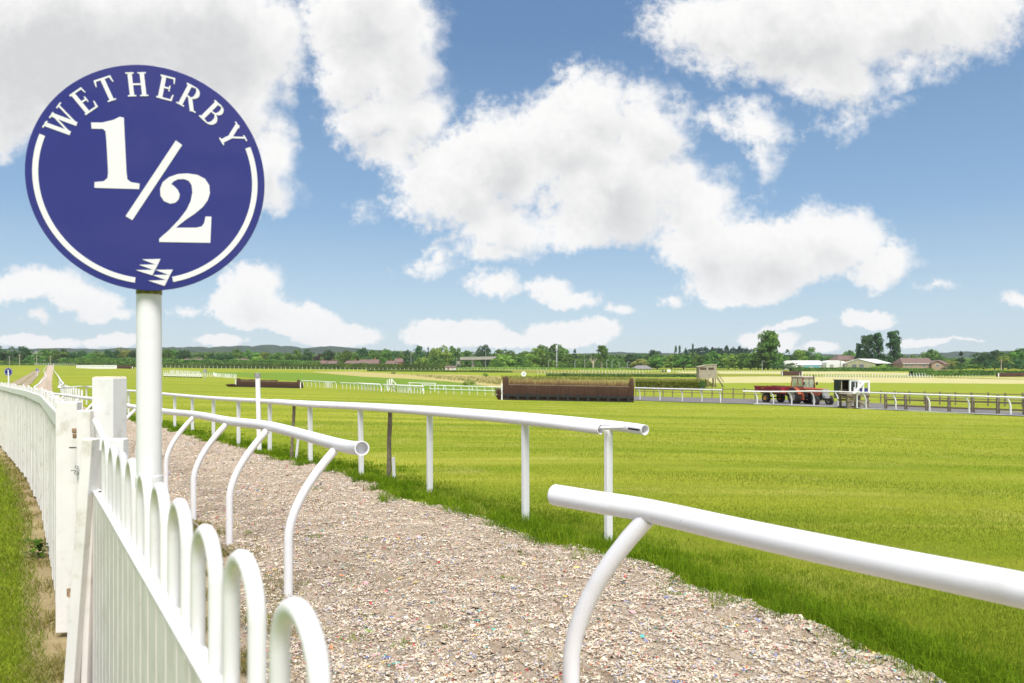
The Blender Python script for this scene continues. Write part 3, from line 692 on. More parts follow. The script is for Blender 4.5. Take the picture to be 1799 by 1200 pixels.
sun_d = bpy.data.lights.new('sun', 'SUN'); sun = bpy.data.objects.new('sun', sun_d); COL.objects.link(sun)
sun_d.energy = 3.3; sun_d.angle = R(28); sun_d.color = (1, .96, .945)
sd_v = Vector((math.sin(SUN_AZ)*math.cos(SUN_EL), math.cos(SUN_AZ)*math.cos(SUN_EL), math.sin(SUN_EL)))
sun.rotation_euler = (-sd_v).to_track_quat('-Z', 'Y').to_euler()
scene.view_settings.view_transform = 'Standard'; scene.view_settings.look = 'None'; scene.view_settings.gamma = 1; scene.view_settings.exposure = .62
scene.render.engine = 'CYCLES'; scene.cycles.max_bounces = 6; scene.cycles.transparent_max_bounces = 8; scene.cycles.volume_bounces = 0
scene.cycles.use_denoising = True
# ---------------------------------------------------------------- helper: ray through a photo pixel onto a plane
def on_plane(px, py, c, n):
    d = Vector(((px-CX)/F, 1, (HY-py)/F)); o = Vector((0, 0, CAM_Z))
    return o+d*((c-o).dot(n)/d.dot(n))

# ================================================================ the blue distance marker
SZ = 2.27
sc_ = W(260.02, 313.69, SZ)                                # centre of the disc
pole_xy = W(262, 311, SZ+.078)
yaw, pit = R(10.55), R(-3.55)
sn = Vector((math.sin(yaw)*-1*-1, -math.cos(yaw), 0)); sn = Vector((sn.x, sn.y, math.sin(pit))).normalized()
s_up = (Vector((0, 0, 1))-sn*sn.z).normalized(); s_rt = s_up.cross(sn).normalized()
SM = Matrix((s_rt, s_up, sn)).transposed().to_4x4(); SM.translation = sc_
SR = .3553
def loc2(px, py):
    p = on_plane(px, py, sc_, sn)-sc_
    return p.dot(s_rt), p.dot(s_up)
Zm = lambda zx, zy: loc2(zx*500/1304, 80+zy*460/1200)     # from the enlarged view of the sign
marker = thing('distance_marker', 'large round blue half-mile marker on a white pole behind the hoop fence', 'sign', (pole_xy.x, pole_xy.y, 0))
mb = MB(); mb.tube([(pole_xy.x, pole_xy.y, -.05), (pole_xy.x, pole_xy.y, sc_.z-SR*.4)], .038, 28)
pole = mb.build('pole', M['pipe'], marker)
mb = MB(); mb.tube([(pole_xy.x, pole_xy.y, 1.20), (pole_xy.x, pole_xy.y, 1.235)], .0415, 28); mb.build('collar', M['pipe'], pole)
mb = MB(); cz = sc_.z-SR+.012
mb.tube([(pole_xy.x, pole_xy.y, cz-.019), (pole_xy.x, pole_xy.y, cz+.02)], .0388, 28, False); mb.build('grime_band', M['lichen'], pole)
mb = MB(); N = 96
prof = [(SR*math.cos(2*math.pi*k/N), SR*math.sin(2*math.pi*k/N)) for k in range(N)]
Mb = SM.copy(); Mb.translation = sc_-sn*.006; mb.prism(prof, Mb, .006)
disc = mb.build('disc', M['sign_blue'], marker, bevel=.0012)
def decal(name, polys, parent=disc, frame=SM, depth=.0009, mat=None):
    mb = MB()
    for i, pl in enumerate(polys):
        a_ = sum(p[0]*q[1]-q[0]*p[1] for p, q in zip(pl, pl[1:]+pl[:1]))
        if a_ < 0: pl = pl[::-1]
        m_ = frame.copy(); m_.translation = frame.translation+(frame.to_3x3() @ Vector((0, 0, 1)))*.0003
        mb.prism(pl, m_, depth+.00012*(i % 6))
    return mb.build(name, mat or M['sign_white'], parent)
def quad(p, q, w, w2=None):
    """stroke from p to q"""
    w2 = w if w2 is None else w2
    dx_, dy_ = q[0]-p[0], q[1]-p[1]; L_ = math.hypot(dx_, dy_); nx, ny = -dy_/L_/2, dx_/L_/2
    return [(p[0]+nx*w, p[1]+ny*w), (p[0]-nx*w, p[1]-ny*w), (q[0]-nx*w2, q[1]-ny*w2), (q[0]+nx*w2, q[1]+ny*w2)]
def arcband(cx_, cy_, rx, ry, a0, a1, w0, w1, n=20):
    """curved stroke, thick in the middle (w1), thin at the ends (w0)"""
    o, i_ = [], []
    for k_ in range(n+1):
        t = k_/n; a_ = a0+(a1-a0)*t; w = w0+(w1-w0)*math.sin(math.pi*t)
        o.append((cx_+rx*math.cos(a_), cy_+ry*math.sin(a_))); i_.append((cx_+(rx-w)*math.cos(a_), cy_+(ry-w*.55)*math.sin(a_)))
    return [[o[k_], o[k_+1], i_[k_+1], i_[k_]] for k_ in range(n)]
th, tk, sf = .075, .175, .055        # hairline, thick stroke, serif
def serif(x, y, w=.34): return [(x-w/2, y-sf/2), (x+w/2, y-sf/2), (x+w/2, y+sf/2), (x-w/2, y+sf/2)]
H2 = math.pi/2
GLYPH = {
 'W': (1.32, [quad((.16, 1), (.44, 0), tk), quad((.44, .02), (.68, .93), th), quad((.66, 1), (.93, 0), tk), quad((.93, .02), (1.17, 1), th), serif(.16, .975, .34), serif(.64, .975, .3), serif(1.17, .975, .3)]),
 'E': (.74, [quad((.2, 0), (.2, 1), tk), [(.05, 0), (.70, 0), (.70, .07), (.05, .07)], [(.05, .93), (.66, .93), (.66, 1), (.05, 1)], [(.62, .07), (.70, .07), (.73, .28), (.68, .28)], [(.60, .93), (.66, .93), (.68, .74), (.64, .74)], [(.28, .47), (.52, .47), (.52, .54), (.28, .54)], [(.48, .38), (.53, .38), (.53, .63), (.48, .63)]]),
 'T': (.82, [quad((.41, 0), (.41, 1), tk), [(.04, .93), (.78, .93), (.78, 1), (.04, 1)], [(.04, .93), (.02, .72), (.06, .72), (.12, .93)], [(.78, .93), (.80, .72), (.76, .72), (.70, .93)], serif(.41, .028, .36)]),
 'H': (.94, [quad((.22, 0), (.22, 1), tk), quad((.72, 0), (.72, 1), tk), [(.3, .47), (.64, .47), (.64, .54), (.3, .54)], serif(.22, .028), serif(.22, .972), serif(.72, .028), serif(.72, .972)]),
 'R': (.90, [quad((.2, 0), (.2, 1), tk), serif(.2, .028, .36), [(.05, .93), (.42, .93), (.42, 1), (.05, 1)], [(.28, .46), (.42, .46), (.42, .525), (.28, .525)]]+arcband(.42, .73, .32, .27, H2, -H2, .07, .185)+[quad((.43, .49), (.76, 0), tk*.95), [(.68, 0), (.92, 0), (.92, .055), (.68, .055)]]),
 'B': (.80, [quad((.2, 0), (.2, 1), tk), [(.05, .93), (.40, .93), (.40, 1), (.05, 1)], [(.05, 0), (.42, 0), (.42, .07), (.05, .07)], [(.28, .50), (.42, .50), (.42, .56), (.28, .56)]]+arcband(.40, .765, .28, .235, H2, -H2, .07, .17)+arcband(.42, .28, .34, .28, H2, -H2, .07, .185)),
 'Y': (.90, [quad((.46, 0), (.46, .48), tk), quad((.14, 1), (.47, .42), tk), quad((.80, 1), (.48, .44), th), serif(.14, .972, .32), serif(.80, .972, .28), serif(.46, .028, .36)]),
}
let = [('W', 280, 345), ('E', 385, 255), ('T', 487, 192), ('H', 628, 178), ('E', 763, 188), ('R', 873, 238), ('B', 976, 312), ('Y', 1078, 405)]
top_r = math.hypot(*Zm(620, 122)); bot_r = math.hypot(*Zm(628, 232)); hgt = top_r-bot_r
for ch, zx, zy in let:
    x_, y_ = Zm(zx, zy); an = math.atan2(y_, x_); wdt, gl = GLYPH[ch]
    ux, uy = math.sin(an), -math.cos(an); vx, vy = math.cos(an), math.sin(an)
    polys = []
    for pl in gl: polys.append([((px-wdt/2)*hgt*.97*ux+(bot_r+py*hgt)*vx, (px-wdt/2)*hgt*.97*uy+(bot_r+py*hgt)*vy) for px, py in pl])
    decal('letter', polys)

# ring in two arcs
r_mid = (math.hypot(*Zm(162, 560))+math.hypot(*Zm(1176, 640))+math.hypot(*Zm(450, 1010)))/3; hw = SR*.0235
def ring(z0, z1, ccw):
    a0 = math.atan2(*Zm(*z0)[::-1]); a1 = math.atan2(*Zm(*z1)[::-1])
    if ccw and a1 < a0: a1 += 2*math.pi
    if not ccw and a1 > a0: a1 -= 2*math.pi
    n = 60; q = [a0+(a1-a0)*k_/n for k_ in range(n+1)]
    return [[((r_mid+hw)*math.cos(a_), (r_mid+hw)*math.sin(a_)) for a_ in q]+[((r_mid-hw)*math.cos(a_), (r_mid-hw)*math.sin(a_)) for a_ in reversed(q)]]
for pl in ring((186, 405), (620, 1072), True)+ring((792, 1072), (1145, 465), True):
    mb = MB(); n = len(pl)//2
    for k_ in range(n-1): 
        q4 = [pl[k_], pl[k_+1], pl[2*n-2-k_], pl[2*n-1-k_]]
        a_ = sum(p[0]*q[1]-q[0]*p[1] for p, q in zip(q4, q4[1:]+q4[:1]))
        if a_ < 0: q4 = q4[::-1]
        m_ = SM.copy(); m_.translation = sc_+sn*.0003; mb.prism(q4, m_, .0009)
    mb.build('ring_arc', M['sign_white'], disc)
# 1 / 2
one = [[(418, 352), (470, 352), (520, 340), (548, 326), (568, 330), (571, 400), (580, 580), (584, 612), (600, 625), (640, 632), (638, 657), (433, 651), (434, 625), (476, 621), (493, 606), (496, 580), (488, 430), (484, 392), (472, 381), (420, 380)]]
decal('numeral', [[Zm(*p) for p in pl] for pl in one])
decal('fraction_bar', [[Zm(*p) for p in [(806, 434), (835, 455), (607, 799), (576, 781)]]])
# the 2 is one outline: ball, bowl, neck, base with a raised foot
two = [(780, 724), (752, 712), (736, 688), (734, 655), (746, 625), (775, 602), (815, 588), (860, 585), (905, 592), (940, 610), (959, 640), (962, 676), (952, 708), (930, 738), (895, 768), (855, 795), (825, 818), (806, 834), (900, 834), (925, 828), (936, 812), (942, 783), (969, 783), (964, 903), (730, 899), (730, 884), (775, 845), (820, 798), (855, 752), (874, 712), (882, 672), (879, 640), (866, 620), (845, 611), (815, 612), (795, 622), (785, 634), (800, 645), (815, 660), (824, 682), (819, 704), (804, 719)]
decal('numeral', [[Zm(*p) for p in two]])
Z8 = lambda x, y: loc2(230+x/12, 440+y/12)
logo = [[(235, 182), (625, 175), (572, 288), (505, 286)], [(172, 296), (572, 290), (513, 400), (450, 398)], [(100, 408), (510, 403), (458, 512), (440, 515)],
        [(517, 404), (888, 398), (832, 505), (770, 500)], [(462, 514), (830, 507), (778, 614), (715, 610)], [(370, 632), (776, 617), (712, 742)]]
decal('logo', [[Z8(*p) for p in pl] for pl in logo])
for z_ in (.10, -.10):
    mb = MB(); y0 = sc_.y-.062*z_+.007+.012; mb.box((pole_xy.x, (y0+pole_xy.y)/2, sc_.z+z_), (.11, pole_xy.y-y0, .035)); mb.build('bracket', M['greymetal'], marker)

# ================================================================ hoop-topped fence in the foreground
FD = Vector((36-CX, F, 0)).normalized()               # direction of the fence (away from the camera)
FN = Vector((FD.y, -FD.x, 0))                          # towards the gallop
def fpt(Y, off=0., z=0.):
    return Vector((.39-.6913*Y, Y, z))+FN*off
HB = Vector(fpt(2.2)); HB.z = 0
hoopf = thing('hoop_fence', 'white hoop-topped fence in the near foreground with a cream board panel', 'fence', HB)
proto = None
Yk = .998
kk = 0
while Yk < 3.45:
    c_ = fpt(Yk); hw_ = .0875; top = 1.257+.006*math.sin(kk*2.3)
    pts = [c_-FD*hw_+Vector((0, 0, .10)), c_-FD*hw_+Vector((0, 0, .6)), c_-FD*hw_+Vector((0, 0, top-hw_))]
    for a_ in range(1, 12): 
        t = math.pi*a_/12; pts.append(c_+FD*(-hw_*math.cos(t))+Vector((0, 0, top-hw_+hw_*math.sin(t))))
    pts += [c_+FD*hw_+Vector((0, 0, top-hw_)), c_+FD*hw_+Vector((0, 0, .6)), c_+FD*hw_+Vector((0, 0, .10))]
    mb = MB(); mb.tube(pts, .0152, 14); mb.build('hoop', M['hoop'], hoopf)
    Yk += .246; kk += 1
for z_ in (.22, .955):
    mb = MB(); mb.beam(fpt(.35, 0, z_), fpt(3.44, 0, z_), .034, .055); mb.build('rail', M['hoop'], hoopf, bevel=.006)
mb = MB(); nb = 52; yb = np.linspace(.35, 3.46, nb+1)
for i in range(nb):                                     # narrow tongued boards
    q0, q1 = fpt(yb[i]+.002, -.0265), fpt(yb[i+1]-.002, -.0265)
    mb.beam(Vector((q0.x, q0.y, .515)), Vector((q1.x, q1.y, .515)), .014+.003*(i % 2), .93+.004*random.random())
mb.build('board_panel', M['panel'], hoopf)
mb = MB(); mb.beam(fpt(.35, -.018, .9905), fpt(3.46, -.018, .9905), .036, .014); mb.build('panel_cap', M['hoop'], hoopf, bevel=.003)
# leaning end batten and end post
mb = MB(); p0 = W(118, 1330, 3.40); p1 = W(160, 770, 3.40); mb.beam(p0, p1, .07, .05, up=(1, 0, 0)); mb.build('batten', M['board'], hoopf, bevel=.005)
mb = MB(); mb.beam(W(150, 1330, 3.45), W(170, 790, 3.45), .075, .03, up=(1, 0, 0)); mb.build('batten', M['panel'], hoopf, bevel=.005)
q = W(192, 770, 3.56); mb = MB(); mb.box((q.x, q.y, q.z/2-.03), (.165, .06, q.z+.06), rz=R(3)); mb.build('end_post', M['paint'], hoopf, bevel=.006)
mb = MB(); p0 = W(176, 742, 3.75); p1 = W(196, 800, 3.62); mb.tube([W(168, 738, 3.8), p1], .017, 10); mb.build('stay', M['hoop'], hoopf)
mb = MB(); q = W(178, 865, 3.38); mb.tube([q+Vector((0, -.014, 0)), q+Vector((0, .02, 0))], .011, 8); mb.build('bolt', M['iron'], hoopf)

# ================================================================ tall square gate post
q = W(184, 663, 4.08); gp = thing('gate_post', 'thick square white gate post with a flaking top beside the blue marker pole', 'post', (q.x, q.y, 0))
mb = MB(); mb.box((q.x, q.y+.05, q.z/2-.08), (.135, .12, q.z+.16), rz=R(-9)); mb.build('post', M['paint'], gp, bevel=.006)
mb = MB(); mb.box((q.x, q.y+.05, q.z+.003), (.128, .113, .006), rz=R(-9), taper=.9); mb.build('worn_top', simple('worn_post_top', (.60, .52, .34), .9, var=.35, scale=30.), gp)

# ================================================================ vertical board fence curving away on the left
BF = [(-2.74, 4.33), (-3.55, 5.5), (-5.19, 7.87), (-7.2, 10.57), (-9.45, 13.4), (-11.6, 16.1), (-16.5, 21.5), (-24, 29), (-31, 36)]
def bf_top(y): return np.interp(y, [4, 7.5, 10.2, 15.5, 22, 34], [1.375, 1.33, 1.285, 1.21, 1.08, .85])
P_, S_ = by_arc([Vector((a_, b_, 0)) for a_, b_ in BF])
def bfp(s): return Vector((np.interp(s, S_, P_[:, 0]), np.interp(s, S_, P_[:, 1]), 0))
bft = thing('board_fence', 'long white fence of upright boards curving away beside the lawn', 'fence', (-2.68, 4.16, 0))
mb = MB(); s_ = .0
while s_ < S_[-1]-.2:
    wd = random.choice((.142, .15, .15, .158)); a_, b_ = bfp(s_+.004), bfp(s_+wd-.004); y_ = a_.y; tp = bf_top(y_)+random.uniform(-.022, .022)
    zg = gz(a_.x, a_.y); lift = random.uniform(.03, .07); bk = .008*(1 if int(s_/.165) % 2 else -1)+random.uniform(-.003, .003); jit = Vector((bk*.8, bk*.6, 0))
    d_ = (b_-a_).normalized(); w2 = (b_-a_).length
    ang = math.atan2(d_.y, d_.x); c_ = (a_+b_)/2+jit
    Rz = Matrix.Rotation(ang, 3, 'Z') @ Matrix.Rotation(random.gauss(0, .004), 3, 'Y')
    mb.box((c_.x, c_.y, (zg+lift+tp)/2), (w2, .02, tp-zg-lift), rot=Rz)
    s_ += wd+random.choice((.010, .014, .020))
mb.build('boarding', M['board'], bft)
for zf in (.22, .86):
    mb = MB()
    for i in range(60):
        a_, b_ = bfp(S_[-1]*i/60), bfp(S_[-1]*(i+1)/60); o_ = Vector((.03, .026, gz(bfp(S_[-1]*i/60).x, bfp(S_[-1]*i/60).y)*(1-zf)))
        mb.beam(a_+o_+Vector((0, 0, bf_top(a_.y)*zf)), b_+o_+Vector((0, 0, bf_top(b_.y)*zf)), .03, .075)
    mb.build('rail', M['board'], bft)
mb = MB()                                              # capping strip on the camera side under the top edge
for i in range(60):
    a_, b_ = bfp(S_[-1]*i/60), bfp(S_[-1]*(i+1)/60); o_ = Vector((-.018, -.016, 0))
    mb.beam(a_+o_+Vector((0, 0, bf_top(a_.y)-.10)), b_+o_+Vector((0, 0, bf_top(b_.y)-.10)), .018, .085)
mb.build('capping_strip', M['paint'], bft)
s_ = 1.6
while s_ < 16:
    q = bfp(s_); mb = MB(); mb.box((q.x+.075, q.y+.06, .55), (.09, .09, 1.15), rz=R(40)); mb.build('post', M['board'], bft, bevel=.005); s_ += 2.1
q = W(121, 708, 4.2); mb = MB(); mb.box((q.x, q.y, q.z/2+.02), (.118, .07, q.z-.02), rz=R(8)); ep = mb.build('end_post', M['board'], bft, bevel=.006)
q = W(150, 720, 4.02); mb = MB(); mb.box((q.x, q.y, q.z/2), (.075, .05, q.z), rz=R(4)); mb.build('closing_post', M['board'], bft, bevel=.006)
# hinge, bolt and padlock
mb = MB(); q = W(132, 756, 4.09); mb.box(q, (.036, .012, .03)); mb.box(q+Vector((.0, -.004, -.03)), (.022, .014, .03)); mb.build('hinge', M['rust'], ep, bevel=.006)
q = W(141, 824, 4.02); mb = MB(); mb.tube([q+Vector((-.028, -.04, 0)), q+Vector((.015, -.04, .002))], .0035, 8)
mb.tube([q+Vector((.008+.012*math.cos(t), -.045, -.012+.012*math.sin(t))) for t in np.linspace(0, 6.2, 14)], .0035, 8)
mb.tube([q+Vector((.004+.008*math.cos(t), -.04, .018+.008*math.sin(t))) for t in np.linspace(0, 6.2, 12)], .003, 8); mb.build('latch', M['greymetal'], ep)
mb = MB(); mb.tube([W(122, 786, 4.1), W(142, 786, 4.07)], .004, 6); mb.build('wire', M['iron'], ep)
mb = MB(); q = W(124, 1040, 4.1); mb.box(q, (.038, .012, .045)); mb.cyl(q+Vector((.01, -.02, -.01)), .012, .02, axis='Y'); mb.build('lower_hinge', M['rust'], ep)
# leafy weed at the foot of the boards
q = G(70, 978); wd = MB()
for i in range(60):
    a_ = random.uniform(0, 6.28); r_ = random.uniform(.0, .14); c_ = q+Vector((r_*math.cos(a_)*1.2, r_*math.sin(a_), random.uniform(.02, .15)))
    L_ = random.uniform(.025, .05); d_ = Vector((math.cos(a_), math.sin(a_), random.uniform(-.3, .6))).normalized(); s2 = d_.cross(Vector((0, 0, 1))).normalized()
    wd.add([c_-d_*L_, c_+s2*L_*.5, c_+d_*L_, c_-s2*L_*.5], [(0, 1, 2, 3)])
o = wd.build('weed', M['weed'], None, loc=(q.x, q.y, q.z))
at = o.data.attributes.new('shade', 'FLOAT', 'POINT'); at.data.foreach_set('value', rng.random(len(o.data.vertices)).astype(np.float32))
tag(o, 'leafy green weed growing at the foot of the white board fence', 'weed')

# ================================================================ running rails on both sides of the gallop
def smooth_line(pts, per=6):
    out = []
    for i in range(len(pts)-1):
        p0 = pts[max(i-1, 0)]; p1, p2 = pts[i], pts[i+1]; p3 = pts[min(i+2, len(pts)-1)]
        for k_ in range(per):
            t = k_/per; out.append(.5*((2*p1)+(p2-p0)*t+(2*p0-5*p1+4*p2-p3)*t*t+(3*p1-p0-3*p2+p3)*t**3))
    out.append(pts[-1]); return out
up3 = lambda q, h: Vector((q.x, q.y, q.z+h))
def post_box(q, h, parent, w=.075, lean=0., mat='pipe', ang=40):
    mb = MB(); mb.box((q.x, q.y, q.z+h/2-.05), (w, w*.55, h+.1), rot=Matrix.Rotation(R(ang), 3, 'Z') @ Matrix.Rotation(lean, 3, 'Y')); return mb.build('post', M[mat], parent, bevel=.004)
NRM = Vector((.773, .634, 0))
# the front tube of the outer rail carries the posts from 923 leftwards; the second tube runs behind it and ends further on
r1 = thing('running_rail', 'outer white running rail on square posts, its open pipe end nearest the camera', 'rail', OUTW[1])
hts = [1.025, 1.04, 1.04, 1.045, 1.03, 1.03, 1.02, 1.01, 1.0, 1.0, .995, .99, .985, .98, .98, .97]
line = [Vector((.80, 6.40, 0))+Vector((0, 0, 1.02))]+[up3(q, h)+NRM*-.03 for q, h in zip(OUTW[1:], hts[1:])]
line += [up3(Vector((-21.5, 33.8, gz(-21.5, 33.8))), 1.0), up3(Vector((-28.4, 45, gz(-28.4, 45))), 1.03), up3(Vector((-34.9, 55, gz(-34.9, 55))), 1.05), up3(Vector((-62, 97, gz(-62, 97))), 1.05), up3(Vector((-127, 197, gz(-127, 197))), 1.05), up3(Vector((-259, 402, gz(-259, 402))), 1.05)]
mb = MB(); mb.tube(smooth_line(line), .046, 18, inner=.86); mb.build('rail_tube', M['pipe'], r1)
for k_ in (1, 3, 5):
    p_ = line[k_].lerp(line[k_+1], .35); d_ = (line[k_+1]-line[k_]).normalized(); mb = MB(); mb.tube([p_-d_*.003, p_+d_*.003], .0468, 18, False); mb.build('seam', M['greymetal'], [c_ for c_ in r1.children if c_.name.startswith('rail_tube')][0])
for i, q in enumerate(OUTW[1:]): post_box(q, hts[i+1]-.03, r1, lean=random.gauss(0, .006))
for t in np.arange(2.2, 70, 2.1):
    i0 = OUTW[-1]; q = Vector((-17.1, 28.5, 0)).lerp(Vector((-28.4, 45, 0)), min(1, t/20)); 
    if t > 20: q = Vector((-28.4, 45, 0))+Vector((-.541, .841, 0))*(t-20)
    q.z = gz(q.x, q.y); post_box(q, .98, r1)
mb = MB(); mb.tube([W(1052, 751, 6.42), W(1120, 749.5, 6.25)], .014, 10); mb.build('joining_rod', M['pipe'], r1)
r2 = thing('running_rail', 'second outer white running rail lapped behind the first, with a slotted open end', 'rail', OUTW[0])
l2 = [Vector((1.145, 6.12, .0))+Vector((0, 0, 1.042))]+[up3(OUTW[0], 1.05)+NRM*.03]+[up3(q, h)+NRM*.075 for q, h in zip(OUTW[1:6], (1.065, 1.065, 1.06, 1.045, 1.03))]
mb = MB(); mb.tube(smooth_line(l2), .046, 18, inner=.86); mb.build('rail_tube', M['pipe'], r2)
post_box(OUTW[0], 1.01, r2)
mb = MB(); e0 = l2[0]; d_ = (l2[1]-l2[0]).normalized(); s2 = d_.cross(Vector((0, 0, 1))).normalized()
fc = s2 if s2.y < 0 else -s2
mb.beam(e0+d_*.02+fc*.0445, e0+d_*.16+fc*.0445, .006, .016); mb.build('slot', M['blackmetal'], r2)
# inner rail with bent posts
def bent_post(base, top, bow, parent, r=.03):
    """post that rises and then bows over to the rail"""
    h = top-base; pts = [base+Vector((0, 0, -.08))]
    for t in np.linspace(0, 1, 14):
        z_ = t; s2 = 0 if t < .42 else ((t-.42)/.58)**1.75
        pts.append(base+Vector((h.x*s2, h.y*s2, h.z*z_*(1-.0*t))))
    mb = MB(); mb.tube(pts, r, 14); return mb.build('post', M['pipe'], parent)
i1 = thing('running_rail', 'inner white running rail on bent posts, open end halfway along the gallop', 'rail', INW[0])
inl = INW+[Vector((-5.85, 11.1, 0)), Vector((-7.3, 13.1, 0)), Vector((-8.9, 15.2, 0)), Vector((-10.5, 17.3, 0)), Vector((-12.2, 19.4, 0)), Vector((-14.0, 21.6, 0)), Vector((-15.9, 23.8, 0)), Vector((-18.3, 27, 0)), Vector((-21.2, 31, 0)), Vector((-24.6, 36, 0)), Vector((-31, 46, 0)), Vector((-37.5, 56, 0)), Vector((-64, 97, 0)), Vector((-130, 197, 0)), Vector((-262, 402, 0))]
for q in inl: q.z = gz(q.x, q.y)
ovr = Vector((.30, .20, 0))
hin = [1.035, 1.055, 1.04, 1.03, .99, .97, .98, 1.0, .99, 1., 1., 1., 1., 1., 1., 1., 1., 1., 1.]
tube_l = [W(636, 787, 4.33)]+[q+ovr+Vector((0, 0, h)) for q, h in zip(inl, hin)]
mb = MB(); mb.tube(smooth_line(tube_l), .045, 18, inner=.86); mb.build('rail_tube', M['pipe'], i1)
for q, h in list(zip(inl, hin))[:13]: bent_post(q, q+ovr*.9+Vector((0, 0, h-.035)), .3, i1)
i2 = thing('running_rail', 'thick inner white rail closest to the camera on one bent post, right foreground', 'rail', (.02, 2.75, 0))
h2 = .54
a_, b_, c_ = W(975, 869, 2.96), W(1140, 897, 2.655), W(1799, 1037, 1.71)
tl = [a_, a_.lerp(b_, .5), b_, b_.lerp(c_, .33)+Vector((0, 0, -.004)), b_.lerp(c_, .66)+Vector((0, 0, -.004)), c_, c_+(c_-b_)*.45]
mb = MB(); mb.tube(smooth_line(tl), .0435, 28, caps=False)
dd = (tl[1]-tl[0]).normalized()                           # rounded blind end
prof = [(.0435*math.cos(t), -.02*math.sin(t)) for t in np.linspace(0, H2*.97, 7)]
s2 = dd.cross(Vector((0, 0, 1))).normalized(); M3 = Matrix((s2, s2.cross(dd)*-1, dd)).transposed()
mb.lathe(prof, tl[0], 28, M3); mb.add([tl[0]+M3 @ Vector((prof[-1][0]*math.cos(k_*.2244), prof[-1][0]*math.sin(k_*.2244), prof[-1][1])) for k_ in range(28)], [tuple(range(28))])
mb.build('rail_tube', M['pipe'], i2)
base2 = Vector((W(1000, 1190, 2.78).x, 2.78, 0)); base2.x = (1003-CX)/F*2.78
bent_post(base2, b_+Vector((-.01, .0, -.03)), .3, i2, r=.0335)
# timber edging at the foot of the inner posts
mb = MB(); el = [Vector((-1.15, 4.2, 0)), Vector((-1.62, 4.86, 0)), Vector((-2.6, 6.3, 0)), Vector((-3.5, 7.55, 0))]
for p, q in zip(el, el[1:]): mb.beam(up3(p, -.02), up3(q, -.02), .03, .11)
o = mb.build('edging_board', M['timber'], None, loc=(-1.6, 4.86, 0), bevel=.004); tag(o, 'grey timber edging board half buried along the foot of the bent posts', 'edging board')

# brown stakes, white stubs and the tall white post behind the outer rail
def stake(pxt, pyt, pxb, pyb, lab, r=.033, cap=False):
    b_ = G(pxb, pyb); Y = b_.y; t_ = W(pxt, pyt, Y)
    o = thing('timber_stake', lab, 'stake', b_); mb = MB(); n = 9
    pts = [b_+Vector((0, 0, -.05))]+[b_.lerp(t_, k_/n)+Vector((random.gauss(0, .004), 0, 0)) for k_ in range(1, n+1)]
    mb.tube(pts, [r*random.uniform(.92, 1.06) for _ in pts], 10); mb.build('shaft', M['timber'], o)
    if cap: mb = MB(); mb.cyl(t_+Vector((0, 0, .01)), r*1.25, .02); mb.build('cap', M['rust'], o)
def stub(pxt, pyt, pxb, pyb, lab):
    b_ = G(pxb, pyb); t_ = W(pxt, pyt, b_.y); mb = MB(); mb.beam(b_+Vector((0, 0, -.04)), t_, .045, .03, up=(0, 1, 0))
    o = mb.build('white_stub', M['pipe'], None, loc=b_, bevel=.004); tag(o, lab, 'marker stub')
stake(517, 712, 512, 806, 'leaning grey timber stake standing just behind the outer rail', .028)
stake(685, 716, 683, 842, 'straight grey timber stake with a rusty cap poking above the outer rail', .033, True)
stub(524, 770, 520, 806, 'short white stub beside the leaning timber stake')
stub(691, 803, 693, 842, 'short slanting white stub beside the capped timber stake')
b_ = G(456, 793); tp = thing('tall_post', 'tall thin white post with a grey box on top behind the outer rail', 'post', b_)
t_ = W(453, 663, b_.y); mb = MB(); mb.beam(b_+Vector((0, 0, -.05)), t_, .085, .05, up=(0, 1, 0)); mb.build('post', M['pipe'], tp, bevel=.004)
mb = MB(); mb.box(t_+Vector((.0, 0, .045)), (.085, .08, .095)); bx = mb.build('box', M['greymetal'], tp, bevel=.006)
mb = MB(); mb.box(t_+Vector((-.05, 0, .05)), (.014, .07, .08)); mb.build('lid', M['timber'], bx)
def mpp(Y): return Y/F                                  # metres per photo pixel at depth Y
def np_part(name, vs, fs, attrs, mat, parent=None, loc=None, kind=None):
    off = np.array(loc if loc is not None else (parent.location if parent else (0, 0, 0)), float)
    o = mesh_obj(name, np_mesh(name, vs-off, fs, attrs), mat, parent, loc)
    if kind: o['kind'] = kind
    return o
def twigs(p, q, z0, h0, h1, thick, n, w, lean=.12, sway=.1):
    """upright twigs between p and q, thick metres deep"""
    d = (q-p); L = d.length; d.normalize(); nn = np.array([-d.y, d.x]) 
    t = rng.random(n); u_ = rng.uniform(-.5, .5, n)*thick
    x = p.x+d.x*L*t+nn[0]*u_; y = p.y+d.y*L*t+nn[1]*u_
    zz = (p.z+(q.z-p.z)*t)+z0
    hh = rng.uniform(h0, h1, n)*(1+.04*np.sin(t*L*1.7)+.05*np.sin(t*L*4.1+1))
    b_ = np.stack([x, y, zz], -1); a_ = rng.normal(0, sway, (n, 2))
    side = np.stack([np.full(n, d.x), np.full(n, d.y), np.zeros(n)], -1)
    tip = b_+np.stack([a_[:, 0]*hh, a_[:, 1]*hh, hh], -1)
    vs = np.stack([b_-side*w, b_+side*w, tip+side*w*.5, tip-side*w*.5], 1).reshape(-1, 3)
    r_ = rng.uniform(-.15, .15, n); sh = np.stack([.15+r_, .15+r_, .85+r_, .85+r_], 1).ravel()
    return vs, np.arange(n*4).reshape(-1, 4), {'shade': np.clip(sh, 0, 1)}

